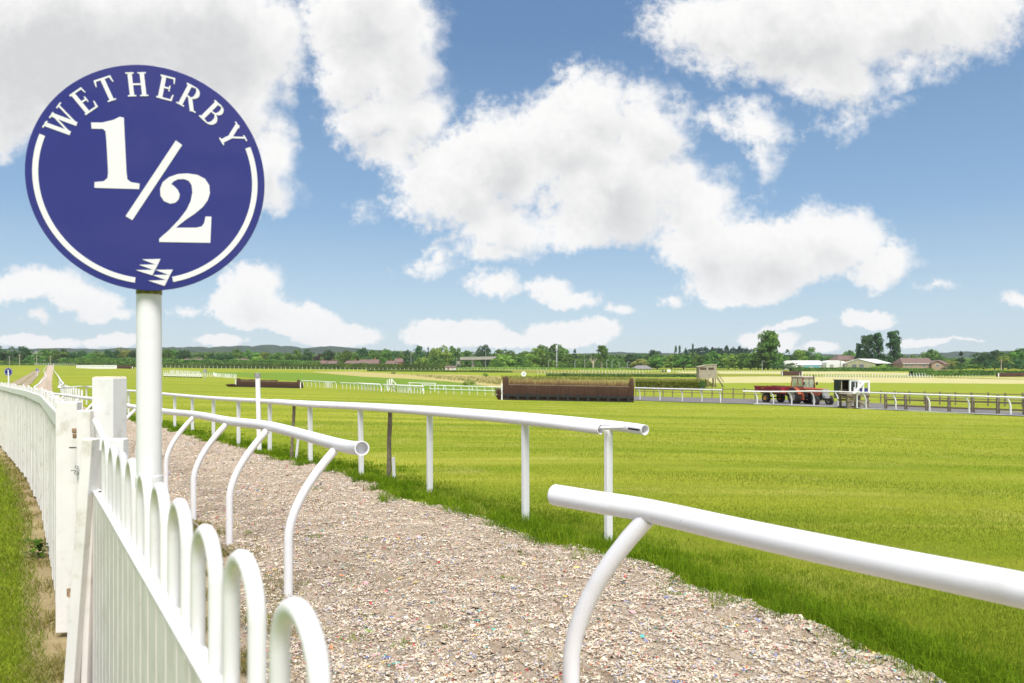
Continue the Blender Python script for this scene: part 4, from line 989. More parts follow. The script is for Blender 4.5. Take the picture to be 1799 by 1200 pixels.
# ================================================================ birch steeplechase fences
def brush_fence(pl, pr, H, body, lab, twig_mat, gap=None, depth=1.0, npost=13, white_h=None, mound=None, board=True):
    L_ = (pr-pl).length; d = (pr-pl).normalized(); back = Vector((-d.y, d.x, 0))
    if back.y < 0: back = -back
    root = thing('steeplechase_fence', lab, 'jump', (pl+pr)/2, 0)
    bz = lambda t: pl.lerp(pr, t)
    mb = MB(); n = 26
    sec = [(0, .0), (.02, body*.35), (.16, body), (depth*.75, body*1.0), (depth, body*.5), (depth*1.05, 0)]
    vs = []; m = len(sec)
    for i in range(n+1):
        b_ = bz(i/n)
        for (o_, z_) in sec: vs.append(b_+back*(o_+random.uniform(-.02, .02))+Vector((0, 0, z_*(1+random.uniform(-.015, .015)))))
    fs = [(i*m+k, i*m+k+1, (i+1)*m+k+1, (i+1)*m+k) for i in range(n) for k in range(m-1)]
    mb.add(vs, fs); mb.add(vs[:m], [tuple(range(m))]); mb.add(vs[-m:], [tuple(reversed(range(m)))])
    br = mb.build('brush', M['birch'], root)
    v_, f_, a_ = twigs(pl-back*.02, pr-back*.02, .02, body*.9, body*1.02, .06, 1400, .010, sway=.03)
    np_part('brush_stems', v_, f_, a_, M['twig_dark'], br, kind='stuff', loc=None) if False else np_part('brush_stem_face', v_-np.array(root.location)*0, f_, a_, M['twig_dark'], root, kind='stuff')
    e = pr if gap is None else bz(gap)
    v_, f_, a_ = twigs(pl+back*.3+d*.3, e+back*.3-d*.25*(gap is None), body*.8, (H-body*.8)*.55, (H-body*.8)*1.0, .5, int(230*(e-pl).length), .010, sway=.12)
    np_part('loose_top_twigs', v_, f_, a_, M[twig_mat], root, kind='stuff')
    for t, w_ in ((0, .45), (1, .32)):
        c_ = bz(t)+d*(w_/2 if t == 0 else -w_/2)+back*.05
        p_, q_ = c_-d*w_/2, c_+d*w_/2
        mb = MB(); mb.beam(up3(p_, H*.48), up3(q_, H*.48), .22, H*.96); mb.build('end_bundle', M['birch'], root)
        v_, f_, a_ = twigs(p_-back*.12, q_-back*.12, .02, H*.85, H*1.03, .05, 160, .012, sway=.02)
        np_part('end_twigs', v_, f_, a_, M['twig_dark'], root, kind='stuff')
    if board:
        mb = MB(); mb.beam(up3(pl-back*.12, H*.21), up3(pr-back*.12, H*.21), .07, H*.095); mb.build('guard_rail', M['black'], root)
        mb = MB(); mb.beam(up3(pl-back*.1, H*.015), up3(pr-back*.1, H*.015), .05, H*.03); mb.build('ground_board', M['black'], root)
        for i in range(npost):
            c_ = bz((i+.5)/npost)-back*.17; mb = MB(); mb.box(up3(c_, H*.14), (.22, .07, H*.30), rz=math.atan2(d.y, d.x)); mb.build('guard_post', M['black'], root)
    else:
        mb = MB(); mb.beam(up3(pl-back*.12, H*.06), up3(pr-back*.12, H*.06), .06, H*.10); mb.build('ground_board', M['black'], root)
    mb = MB(); mb.beam(up3(pl-back*.03, body), up3(e-back*.03, body), .05, .07); mb.build('binding_rail', M['timber'], root)
    for t, hh in (white_h or []):
        c_ = bz(t)-back*.1-d*.1*(1 if t < .5 else -1); mb = MB(); mb.box(up3(c_, hh/2), (.11, .09, hh)); mb.build('white_post', M['pipe_far'], root)
    if mound:
        c_ = bz(0)-d*(mound*.5+.1)+back*.35; vs, fs = [], []
        v_, f_, a_ = twigs(c_-d*mound*.5, c_+d*mound*.5, 0, .12, body*.75, .5, 700, .014, sway=.25)
        np_part('loose_birch_heap', v_, f_, a_, M['twig_dark'], root, kind='stuff')
    return root
fl, fr = G(884, 702), G(1113, 701.3)
fr = Vector(((1113-CX)/F*(fl.y-.9), fl.y-.9, 0)); fr.z = gz(fr.x, fr.y)
Hf = 38.5*mpp(fl.y)
big = brush_fence(fl, fr, Hf, 27*mpp(fl.y), 'wide brown birch steeplechase fence with tawny twig top and black guard rail', 'birch_tip', white_h=[(0, 29*mpp(fl.y))], mound=.35)
mb = MB(); q = fl+Vector((-.25, .2, 9*mpp(fl.y))); mb.beam(q+Vector((-.4, 0, 0)), q+Vector((.2, 0, 0)), .06, .08); mb.build('white_crossbar', M['pipe_far'], big)
l2_ = G(416, 679.2); r2_ = Vector(((527-CX)/F*l2_.y, l2_.y, 0)); r2_.z = gz(r2_.x, r2_.y)
s_ = mpp(l2_.y)
b2 = brush_fence(l2_, r2_, 14.2*s_, 10.8*s_, 'dark birch steeplechase fence left of centre with its top twigs cut away on one half', 'twig_dark', gap=.63, depth=1.4, white_h=[(0, 13.5*s_), (1, 11.5*s_)], board=False)
hp = MB(); q = G(408, 679); v_, f_, a_ = twigs(q+Vector((-.5, 0, 0)), q+Vector((.6, 0, 0)), 0, .1, 5*s_, .7, 900, .02, sway=.7)
tag(np_part('brush_heap', v_, f_, a_, M['twig_dark'], None, loc=q), 'low dark heap of loose birch beside the fence left of centre', 'brush heap')

# ================================================================ running rails across the course
def far_rail(base, h, lab, posts=None, bent=0., r=.05, rp=.035, sides=8, side=-1, ext=(0, 0), low=None, name='running_rail', parts=True, mat='pipe_far', hz=None):
    """base: ground points in order; posts: how many posts evenly, or None for one at each point"""
    base = [Vector(q) for q in base]
    o = thing(name, lab, 'rail', base[0]) if parts else None
    d0 = (base[1]-base[0]).normalized(); d1 = (base[-1]-base[-2]).normalized()
    top = [up3(q, h if hz is None else hz[i]) for i, q in enumerate(base)]
    tl = [top[0]-d0*ext[0]]+top+[top[-1]+d1*ext[1]]
    mt = MB(); mt.tube(tl, r, sides)
    if parts: mt.build('rail_tube', M[mat], o)
    if posts is None: ps = list(zip(base, top))
    else:
        P_, S2 = by_arc(base); ps = []
        for k_ in range(posts):
            s2 = S2[-1]*k_/(posts-1); x_, y_ = np.interp(s2, S2, P_[:, 0]), np.interp(s2, S2, P_[:, 1]); b_ = Vector((x_, y_, gz(x_, y_))); ps.append((b_, up3(b_, h)))
    for b_, t_ in ps:
        mb = MB() if parts else mt
        if bent:
            dd_ = (t_-b_); pts = [b_+Vector((0, 0, -.1))]+[b_+Vector((side*-bent*0, 0, 0))+Vector((side*bent*(max(0, t-.5)/.5)**2, 0, dd_.z*t*.97)) for t in (0, .5, .7, .85, 1)]
            off_ = Vector((-side*bent, 0, 0)); pts = [p+off_ for p in pts]
            mb.tube(pts, rp, 6)
        else: mb.beam(b_+Vector((0, 0, -.1)), t_, rp*2, rp*1.6, up=(0, 1, 0))
        if parts: mb.build('post', M[mat], o)
    if low is not None:
        ml = MB() if parts else mt; ml.tube([up3(q, low) for q in base], r*.8, 6)
        if parts: ml.build('lower_rail', M[mat], o)
    if not parts:
        o = mt.build(name, M[mat], None, loc=base[0]); tag(o, lab, 'rail')
    return o
def gpts(*a): return [G(x, y) for x, y in a]
# right of the big fence
far_rail(gpts((1121, 701.5), (1156, 703.2), (1195, 704.6), (1229.5, 706), (1262, 707.3)), 21.5*mpp(G(1195, 704.6).y), 'white rail on bent posts at the right end of the big birch fence', bent=.18, r=.06, rp=.05, ext=(.4, .35))
q0 = G(1123, 680.5).y
far_rail([A(x, q0) for x in (1123, 1143, 1163, 1183, 1201, 1221)], 9*mpp(q0), 'short white rail in front of the rough grass by the wooden tower', bent=.15, r=.055, rp=.045, ext=(.5, .5))
LR = [(1324.5, 710.3), (1353, 711), (1385, 712.4), (1424, 713.6), (1466, 715.2), (1515, 718.4), (1567, 720.6), (1626, 723.6), (1695, 727), (1767.5, 729.8), (1850, 734)]
LT = [687.3, 687.6, 687.6, 686.8, 687.6, 689.3, 691, 693, 695.3, 697.5, 700.5]
lb = [G(x, y-.3) for x, y in LR]; lh = [CAM_Z+(HY-t)/F*q.y-q.z for t, q in zip(LT, lb)]
lrail = far_rail(lb, 1.15, 'long white running rail on bent posts passing in front of the red tractor', bent=.26, r=.06, rp=.05, sides=12, ext=(.85, 1), hz=lh)
mb = MB()
for p_, q_ in zip(lb, lb[1:]): mb.beam(up3(p_, .03), up3(q_, .03), .05, .09)
o = mb.build('kickboard', M['pipe_far'], None, loc=lb[0]); tag(o, 'low white edging strip on the turf below the rail by the tractor', 'edging')
# left of the big fence
bentL = dict(bent=.16, r=.05, rp=.042)
def lin(n, a_, b_): return [G(a_[0]+(b_[0]-a_[0])*k_/(n-1), a_[1]+(b_[1]-a_[1])*k_/(n-1)) for k_ in range(n)]
def rail_px(n, a_, b_, hpx, lab, **kw):
    pts = lin(n, a_, b_); return far_rail(pts, hpx*mpp(pts[n//2].y), lab, **kw)
rail_px(9, (531, 678), (589, 682), 10.5, 'short white rail beginning at the right end of the dark birch fence', ext=(.3, .1), **bentL)
rail_px(4, (571, 680.5), (579, 681.3), 11, 'cluster of close-set white posts overlapping the short rail by the dark birch fence', **bentL)
rail_px(11, (600, 682.5), (668, 687.5), 11.5, 'white rail left of the starter steps, after the gap', ext=(.6, .1), **bentL)
rail_px(8, (627, 684.5), (667, 687.3), 12.5, 'white rail doubled behind the rail left of the starter steps', ext=(.3, .1), **bentL)
rail_px(13, (674, 687.3), (742, 691.3), 13., 'dense white rail just right of the starter steps', ext=(.3, .3), **bentL)
rail_px(9, (700, 689.5), (741, 691.8), 13.3, 'white rail doubled in front of the dense rail by the starter steps', ext=(.2, .2), **bentL)
rail_px(10, (754, 690.4), (877, 694.6), 14.6, 'white rail running up to the left end of the big birch fence', ext=(.8, .2), low=.5, **bentL)
rail_px(3, (720, 686), (764, 687.4), 14., 'low white rail end standing behind the dense rail by the steps', bent=0, r=.05, rp=.04, ext=(.2, .2))
far_rail(lin(8, (528, 674.5), (880, 687)), .45, 'thin low white rail beyond the course rails left of the big fence', r=.05, rp=.04)
# starter's steps
Yq = G(684, 686).y; st = thing('starter_steps', 'small white stepped starter stand among the rails left of the big birch fence', 'rostrum', A(688, Yq))
def wbar(p, q, w, name, parent, mat='pipe_far', Y=Yq, dy=0.):
    mb = MB(); mb.beam(W(*p, Y+dy), W(*q, Y+dy), w, w, up=(0, 1, 0)); return mb.build(name, M[mat], parent)
wbar((680.5, 667), (680.5, 686), .09, 'upright', st); wbar((684.2, 665.5), (684.2, 677), .13, 'upright', st); wbar((688.2, 665), (688.2, 677), .16, 'upright', st, dy=.5)
wbar((688, 666), (697, 675.5), .09, 'handrail', st); wbar((683, 674), (690, 677), .12, 'platform', st, mat='tan_timber'); wbar((684, 677.5), (688.5, 680.5), .1, 'step', st, mat='timber'); wbar((691, 681), (697, 686.5), .16, 'step', st, mat='timber')
wbar((684, 677), (684, 685.5), .08, 'leg', st); wbar((691, 677), (691, 686), .08, 'leg', st)
# number disc on a stalk behind the big fence
Yd = 78.; q = A(919.5, Yd); nd = thing('number_marker', 'small round white number disc on a stalk behind the big birch fence', 'sign', q)
mb = MB(); mb.beam(q, W(919.5, 661, Yd), .06, .06, up=(0, 1, 0)); mb.build('stalk', M['iron'], nd)
mb = MB(); mb.cyl(W(920, 656.5, Yd), 4.5*mpp(Yd), .03, 20, axis='Y'); dk = mb.build('disc', M['pipe_far'], nd)
mb = MB(); c_ = W(920, 656.5, Yd-.03); mb.beam(c_+Vector((-.03, 0, .14)), c_+Vector((.06, 0, .05)), .04, .012, up=(0, 1, 0)); mb.beam(c_+Vector((.06, 0, .05)), c_+Vector((0, 0, -.16)), .04, .012, up=(0, 1, 0)); mb.build('numeral', M['blue'], dk)
# hurdles: a row of white panels with dark feet
for k_ in range(12):
    x0 = 287+k_*5.7; y0 = 661.5; Yh = G(320, 662.5).y; q = A(x0+2.8, Yh); s_ = mpp(Yh)
    hd = thing('hurdle', 'one of a row of low white hurdle panels with dark feet on the far turf', 'hurdle', q, 0, 'white hurdle panels in a row'); hd['group'] = 'white hurdle panels in a row'
    mb = MB(); mb.beam(up3(q, 5.5*s_)-Vector((2.85*s_, 0, 0)), up3(q, 5.5*s_)+Vector((2.85*s_, 0, 0)), .1, .16); mb.beam(up3(q, 2.9*s_)-Vector((2.85*s_, 0, 0)), up3(q, 2.9*s_)+Vector((2.85*s_, 0, 0)), .1, .2); mb.beam(q, up3(q, 5.5*s_), .12, .12, up=(0, 1, 0)); mb.build('frame', M['pipe_far'], hd)
    mb = MB(); mb.box(up3(q, .7*s_), (2.1*s_, .5, 1.7*s_)); mb.build('foot', M['blackmetal'], hd)
rail_px(40, (288, 656.5), (413, 664.5), 7.2, 'long white rail slanting across the turf behind the hurdles', parts=False, r=.08, rp=.05)
rail_px(22, (300, 655), (350, 658), 6.2, 'white rail doubled behind the left end of the slanting rail', parts=False, r=.08, rp=.06)
rail_px(14, (380, 661.5), (415, 664.5), 6.8, 'white rail meeting the left end of the dark birch fence', parts=False, r=.08, rp=.06)
rail_px(4, (375, 659), (379, 661.5), 6, 'white gate-like cluster of posts beside the grey box sign', parts=False, r=.1, rp=.1)
Yb = 150.; q = A(360, Yb); bx_ = thing('box_sign', 'grey box sign on a thin post out on the vivid green turf', 'sign', q)
mb = MB(); mb.beam(q, W(360, 654, Yb), .12, .12, up=(0, 1, 0)); mb.build('post', M['mast'], bx_); mb = MB(); mb.box(W(360, 651.2, Yb), (6*mpp(Yb), .3, 5.5*mpp(Yb))); mb.build('box', M['greymetal'], bx_)

# ================================================================ service road
rl = [G(x, y) for x, y in ((1080, 701), (1115, 703.4), (1200, 706.6), (1300, 709.2), (1400, 713), (1500, 717.4), (1600, 722), (1700, 727), (1840, 733.5))]
ru = [G(x, y) for x, y in ((1080, 695.5), (1115, 696.3), (1200, 698), (1300, 700.3), (1400, 703), (1500, 706.5), (1600, 712), (1700, 718.5), (1840, 727))]
n = 90; a_ = resample(rl, n); b_ = resample(ru, n); t = np.linspace(0, 1, 8)
gx = a_[:, None, 0]*(1-t)+b_[:, None, 0]*t; gy = a_[:, None, 1]*(1-t)+b_[:, None, 1]*t
fi, fj = np.meshgrid(np.arange(n-1), np.arange(7), indexing='ij'); rf = np.stack([fi*8+fj, fi*8+fj+1, (fi+1)*8+fj+1, (fi+1)*8+fj], -1).reshape(-1, 4)
rd = mesh_obj('road', np_mesh('road', np.stack([gx, gy, ground(gx, gy)+.035], -1).reshape(-1, 3), rf, None, True), M['asphalt'])
tag(rd, 'worn grey tarmac service road beyond the course rail', 'road', kind='structure')

# ================================================================ the red tractor and its trailer
hdg = R(-71)
Pf = G(1432.5, 711.3); hv = Vector((math.cos(hdg), math.sin(hdg), 0)); lv = Vector((-hv.y, hv.x, 0))
to = Pf-hv*2.35+lv*.70; to.z = gz(to.x, to.y)+.03
tr = thing('tractor', 'faded red farm tractor with a glazed cab on the service road', 'tractor', to, hdg)
def wheel(c, r, w, rimc, parent, hub=.55):
    """tyre with lugs, rim and hub, axle along local Y"""
    c = Vector(c); M3 = Matrix(((1, 0, 0), (0, 0, 1), (0, -1, 0)))
    prof = [(r*hub, -w*.42), (r*.80, -w*.5), (r*.95, -w*.46), (r, -w*.3), (r*1.0, 0), (r, w*.3), (r*.95, w*.46), (r*.80, w*.5), (r*hub, w*.42)]
    mb = MB(); mb.lathe(prof, c, 28, M3)
    for k_ in range(18):
        for sg in (-1, 1):
            a2 = 2*math.pi*(k_+.5*(sg > 0))/18; p_ = c+Vector((math.cos(a2)*r, sg*w*.22, math.sin(a2)*r)); mb.box(p_, (.05, w*.42, .07), rot=Matrix.Rotation(-a2, 3, 'Y') @ Matrix.Rotation(sg*.5, 3, 'X'))
    ty = mb.build('tyre', M['tyre'], parent, world=False)
    mb = MB(); mb.lathe([(r*hub*1.02, -w*.42), (r*hub*.9, -w*.40), (r*hub*.8, -w*.22), (r*hub*.35, -w*.16), (r*hub*.30, -w*.28), (.001, -w*.30)], c, 24, M3)
    mb.lathe([(.001, w*.30), (r*hub*.30, w*.28), (r*hub*.35, w*.16), (r*hub*.8, w*.22), (r*hub*.9, w*.40), (r*hub*1.02, w*.42)], c, 24, M3)
    mb.build('rim', M[rimc], ty, world=False)
    for sg in (-1, 1):
        mb = MB(); mb.cyl(c+Vector((0, sg*w*.24, 0)), r*.12, w*.12, 12, axis='Y'); mb.build('hub', M[rimc], ty, world=False)
for sg in (-1, 1):
    wheel((0, sg*.70, .64), .64, .62, 'rim', tr, .52); wheel((2.35, sg*.70, .37), .37, .27, 'rim', tr, .55)
def lb_(name, c, s, mat, parent=tr, bev=.0, rot=None, taper=1.):
    mb = MB(); mb.box(c, s, rot=rot, taper=taper); return mb.build(name, M[mat], parent, world=False, bevel=bev)
lb_('bonnet', (1.72, 0, 1.12), (1.85, .60, .46), 'tractor', bev=.07); gr = lb_('grille', (2.68, 0, 1.02), (.14, .58, .62), 'greymetal', bev=.03)
for sg in (-1, 1):
    mb = MB(); mb.cyl((2.76, sg*.2, 1.17), .085, .03, 14, axis='X'); mb.build('headlight', M['rim'], gr, world=False)
    lb_('side_panel', (1.95, sg*.315, .93), (.95, .03, .3), 'tractor'); lb_('front_axle_arm', (2.35, sg*.35, .42), (.12, .55, .10), 'blackmetal')
lb_('nose_weight', (2.78, 0, .70), (.28, .5, .26), 'greymetal', bev=.03)
lb_('engine', (1.5, 0, .72), (1.9, .40, .50), 'blackmetal', bev=.04); lb_('gearbox', (.2, 0, .68), (1.0, .46, .5), 'blackmetal', bev=.04)
cabw = 1.30
for sg in (-1, 1):
    lb_('lower_door', (.62, sg*.60, 1.05), (.40, .05, .72), 'tractor', bev=.015); lb_('step_panel', (.72, sg*.55, .62), (.34, .10, .52), 'tractor', bev=.015)
    lb_('fuel_tank', (.98, sg*.46, .78), (.40, .16, .40), 'blackmetal', bev=.03)
    mb = MB(); pts = [(math.cos(t)*.72, sg*.70, .64+math.sin(t)*.72) for t in np.linspace(R(15), R(165), 12)]
    for p_, q_ in zip(pts, pts[1:]): mb.beam(p_, q_, .5, .035, up=(0, 1, 0)) if False else mb.beam(p_, q_, .55, .03, up=(0, 0, 1) if abs(p_[2]-q_[2]) < .12 else (-(q_[2]-p_[2]), 0, q_[0]-p_[0]))
    mb.build('mudguard', M['tractor'], tr, world=False)
    for x0, x1, z0, z1 in ((-.55, -.48, 1.30, 2.20), (.20, .20, 1.25, 2.22), (.86, .74, 1.3, 2.20)):
        mb = MB(); mb.beam((x0, sg*.62, z0), (x1, sg*.58, z1), .055, .055, up=(0, 1, 0)); mb.build('cab_post', M['tractor'], tr, world=False)
    for x0, x1, x2, x3 in ((-.50, .17, .17, -.45), (.24, .80, .70, .24)):
        mb = MB(); v4 = [(x0, sg*.605, 1.36), (x1, sg*.605, 1.36), (x2, sg*.575, 2.17), (x3, sg*.575, 2.17)]
        mb.add(v4+[(a2, b2_-sg*.006, c2) for a2, b2_, c2 in v4], [(0, 1, 2, 3), (7, 6, 5, 4), (0, 4, 5, 1), (1, 5, 6, 2), (2, 6, 7, 3), (3, 7, 4, 0)]); mb.build('side_window', M['glass'], tr, world=False)
    mb = MB(); mb.beam((-.55, sg*.61, 1.32), (.86, sg*.61, 1.32), .05, .06); mb.build('sill', M['tractor'], tr, world=False)
    mb = MB(); mb.tube([(1.0, sg*.56, 1.7), (.85, sg*.62, 1.75)], .012, 6); mb.box((1.02, sg*.66, 1.72), (.03, .16, .24)); mb.build('mirror', M['blackmetal'], tr, world=False)
for x0, x1, nm in ((.84, .72, 'windscreen'), (-.55, -.47, 'rear_window')):
    mb = MB(); v4 = [(x0, -.57, 1.36), (x0, .57, 1.36), (x1, .55, 2.17), (x1, -.55, 2.17)]
    mb.add(v4+[(a2-.006, b2_, c2) for a2, b2_, c2 in v4], [(0, 1, 2, 3), (7, 6, 5, 4), (0, 4, 5, 1), (1, 5, 6, 2), (2, 6, 7, 3), (3, 7, 4, 0)]); mb.build(nm, M['glass'], tr, world=False)
lb_('scuttle', (.88, 0, 1.30), (.14, 1.2, .16), 'tractor', bev=.03); lb_('rear_panel', (-.52, 0, 1.05), (.06, 1.16, .56), 'tractor', bev=.02)
lb_('cab_roof', (.14, 0, 2.25), (1.42, 1.28, .13), 'rim', bev=.05); lb_('roof_frame', (.14, 0, 2.18), (1.36, 1.24, .05), 'tractor')
lb_('seat', (-.1, 0, 1.22), (.42, .46, .5), 'blackmetal', bev=.05); mb = MB(); mb.tube([(.62, 0, 1.2), (.42, 0, 1.52)], .02, 8); mb.tube([(.40+.05*math.cos(t), .19*math.sin(t), 1.54+.17*math.cos(t)*.4) for t in np.linspace(0, 6.28, 16)], .014, 6); mb.build('steering_wheel', M['blackmetal'], tr, world=False)
mb = MB(); mb.tube([(1.28, .12, 1.3), (1.28, .12, 2.05), (1.25, .12, 2.45)], .038, 10); mb.build('exhaust_pipe', M['blackmetal'], tr, world=False)
# trailer
tlo = to-hv*2.95-lv*.1; tlo.z = gz(tlo.x, tlo.y)+.03
tl_ = thing('trailer', 'crimson tipping trailer with yellow hubs hitched behind the red tractor', 'trailer', tlo, hdg)
for sg in (-1, 1): wheel((-.45, sg*.78, .42), .42, .34, 'yellow' if sg < 0 else 'yellow', tl_, .52)
mb = MB(); vs = []
for z_, x0, x1, w_ in ((.86, -1.75, 1.65, .86), (1.40, -1.82, 1.75, 1.0)): vs += [(x0, -w_, z_), (x1, -w_, z_), (x1, w_, z_), (x0, w_, z_)]
vi = [(p[0]*.985, p[1]*.965, p[2]+(.04 if i < 4 else 0)) for i, p in enumerate(vs)]
mb.add(vs+vi, [(3, 2, 1, 0), (0, 1, 5, 4), (1, 2, 6, 5), (2, 3, 7, 6), (3, 0, 4, 7), (8, 9, 10, 11), (12, 13, 9, 8), (13, 14, 10, 9), (14, 15, 11, 10), (15, 12, 8, 11), (4, 5, 13, 12), (5, 6, 14, 13), (6, 7, 15, 14), (7, 4, 12, 15)])
mb.build('body', M['trailer'], tl_, world=False)
for sg in (-1, 1):
    mb = MB(); mb.beam((-1.84, sg*1.02, 1.41), (1.77, sg*1.02, 1.41), .06, .07); mb.build('top_rail', M['trailer'], tl_, world=False)
    mb = MB()
    for x_ in (-1.2, -.5, .25, 1.0): mb.beam((x_, sg*.885, .9), (x_, sg*1.015, 1.38), .06, .04, up=(1, 0, 0))
    mb.build('stanchion', M['trailer'], tl_, world=False)
    mb = MB(); mb.box((-.6, sg*1.0, 1.27), (.5, .02, .10), rot=Matrix.Rotation(-sg*.22, 3, 'X')); mb.build('yellow_plate', M['yellow'], tl_, world=False)
for y_ in (-1, 1):
    mb = MB(); mb.beam((-1.7, y_*.35, .82), (1.6, y_*.35, .82), .1, .16); mb.build('chassis_beam', M['blackmetal'], tl_, world=False)
    mb = MB(); mb.beam((1.55, y_*.35, .72), (2.6, y_*.03, .58), .08, .12); mb.build('drawbar', M['blackmetal'], tl_, world=False)
mb = MB(); mb.beam((-.45, -.75, .42), (-.45, .75, .42), .1, .1); mb.build('axle', M['blackmetal'], tl_, world=False)
mb = MB(); v_, f_, a_ = twigs(Vector((-1.2, 0, 1.15)), Vector((.4, .0, 1.15)), 0, .1, .36, .9, 500, .02, sway=1.2)
o = mesh_obj('load', np_mesh('load', v_, f_, a_), M['twig_dark'], tl_); o['kind'] = 'stuff'

# ================================================================ black shelter and the starting rostrum
Ys = G(1485, 699.3).y; s_ = mpp(Ys); q = A(1485, Ys); sh = thing('shelter', 'black corrugated open-fronted shelter standing right of the tractor', 'shelter', q)
def cbox(name, x0, x1, y0, y1, Y, dep, mat, parent, dy=0., bev=0.):
    a_, b_ = W(x0, y0, Y), W(x1, y1, Y); mb = MB(); mb.box(((a_.x+b_.x)/2, Y+dy+dep/2, (a_.z+b_.z)/2), (abs(b_.x-a_.x), dep, abs(a_.z-b_.z))); return mb.build(name, M[mat], parent, bevel=bev)
def corr(name, x0, x1, y0, y1, Y, parent, n, dy=0.):
    a_, b_ = W(x0, y0, Y), W(x1, y1, Y); mb = MB(); w_ = (b_.x-a_.x)/n
    for k_ in range(n): mb.box((a_.x+(k_+.5)*w_, Y+dy, (a_.z+b_.z)/2), (w_*.55, .05, a_.z-b_.z)); mb.box((a_.x+(k_+1)*w_-w_*.22, Y+dy+.035, (a_.z+b_.z)/2), (w_*.46, .03, a_.z-b_.z))
    return mb.build(name, M['charcoal'], parent)
corr('right_panel', 1497, 1507, 668, 699, Ys, sh, 5)
cbox('back_wall', 1478, 1507, 668, 699, Ys, .05, 'inside', sh, 1.8); cbox('roof', 1477, 1508, 666.8, 668.0, Ys, 2.1, 'charcoal', sh, -.15); cbox('floor', 1478, 1507, 698.2, 699.6, Ys, 1.8, 'inside', sh)
cbox('inner_lining', 1479, 1479.6, 668, 699, Ys, 1.75, 'inside', sh, .03); cbox('side_wall', 1506.4, 1507, 668, 699, Ys, 1.8, 'charcoal', sh, .06)
mb = MB(); xw = W(1478, 0, Ys).x; zt, zb_ = zat(667.5, Ys), zat(699, Ys)
for k_ in range(9): mb.box((xw, Ys+.1+k_*.2, (zt+zb_)/2), (.05, .11, zt-zb_)); mb.box((xw+.03, Ys+.2+k_*.2, (zt+zb_)/2), (.03, .10, zt-zb_))
mb.build('side_wall', M['charcoal'], sh)
cbox('shelf', 1479, 1496, 684, 685.2, Ys, .7, 'tan_timber', sh, 1.0); cbox('door_post', 1477.6, 1478.8, 668, 699, Ys, .08, 'tan_timber', sh, -.06)
Yr = G(1506, 717.3).y; q = A(1506, Yr); ro = thing('starting_rostrum', 'white railed starting rostrum with blue panels on a timber base, beside the black shelter', 'rostrum', q)
def bar(p, q, w, name, mat, dy=0., parent=ro, Y=Yr):
    mb = MB(); mb.beam(W(*p, Y)+Vector((0, dy, 0)), W(*q, Y)+Vector((0, dy, 0)), w, w, up=(0, 1, 0)); return mb.build(name, M[mat], parent)
for x_ in (1490, 1503, 1524):
    for dy in (0, 1.2): bar((x_, 693), (x_, 717), .14, 'leg', 'timber', dy)
for y_ in (693.5, 703.5, 716.3):
    for dy in (-.08, 1.28): bar((1487, y_), (1527, y_), .12, 'cross_beam', 'timber', dy)
bar((1491, 715), (1502, 695), .1, 'brace', 'timber', -.1); bar((1522, 715), (1506, 704), .1, 'brace', 'timber', -.1); bar((1491, 704), (1502, 704.5), .2, 'step', 'timber', .4)
cbox('deck', 1487, 1527, 691.6, 692.8, Yr, 1.5, 'tan_timber', ro, -.1)
for x_ in (1508, 1516, 1526):
    for dy in (0, 1.25): bar((x_, 669.5), (x_, 691.5), .12, 'upright', 'pipe_far', dy)
for dy in (0, 1.25): bar((1507, 669.6), (1527, 669.6), .15, 'top_rail', 'pipe_far', dy)
for x_ in (1507.5, 1526): 
    mb = MB(); mb.beam(W(x_, 669.6, Yr), W(x_, 669.6, Yr)+Vector((0, 1.25, 0)), .1, .1); mb.build('side_rail', M['pipe_far'], ro)
bar((1497, 691), (1516, 670.5), .13, 'stair_rail', 'pipe_far', -.15); bar((1503, 691), (1503, 716), .09, 'stair_post', 'pipe_far', -.2); bar((1500.5, 690), (1500.5, 669.6), .1, 'upright', 'pipe_far', .6)
cbox('blue_panel', 1509.2, 1515.2, 681, 691.4, Yr, .03, 'blue', ro, .02); cbox('blue_panel', 1517, 1525, 681.5, 691.4, Yr, .03, 'blue', ro, .02); cbox('dark_panel', 1509, 1515, 671, 680.5, Yr, .03, 'charcoal', ro, 1.1)

# ================================================================ timber post-and-rail fences
def post_rail(p0, p1, spacing, h, rails, lab, w=.11, rw=.08, mat='timber', skip=(), jitter=.02):
    L_ = (p1-p0).length; n = int(L_/spacing); o = thing('post_and_rail_fence', lab, 'fence', p0); prev = None
    for k_ in range(n+1):
        q = p0.lerp(p1, k_/n); q.z = gz(q.x, q.y); hh = h*(1+random.uniform(-jitter, jitter))
        mb = MB(); mb.box(up3(q, hh/2-.1), (w, w*.7, hh+.2), rot=Matrix.Rotation(random.gauss(0, .02), 3, 'Y')); mb.build('post', M[mat], o)
    for rz_ in rails:
        mb = MB()
        for k_ in range(n):
            a_, b_ = p0.lerp(p1, k_/n), p0.lerp(p1, (k_+1)/n); a_.z = gz(a_.x, a_.y); b_.z = gz(b_.x, b_.y)
            mb.beam(up3(a_, rz_+random.uniform(-.015, .015))-Vector((0, w*.4, 0)), up3(b_, rz_+random.uniform(-.015, .015))-Vector((0, w*.4, 0)), .04, rw)
        mb.build('rail', M[mat], o)
    return o
post_rail(G(1117, 695.2), G(1860, 716), 1.15, 1.15, (.55, 1.0), 'long grey post-and-rail fence running behind the tractor', w=.10, rw=.07)
post_rail(G(1556, 719), G(1850, 731.5), 1.45, 1.15, (.30, .72), 'stout grey timber fence behind the white rail at the far right', w=.16, rw=.11)

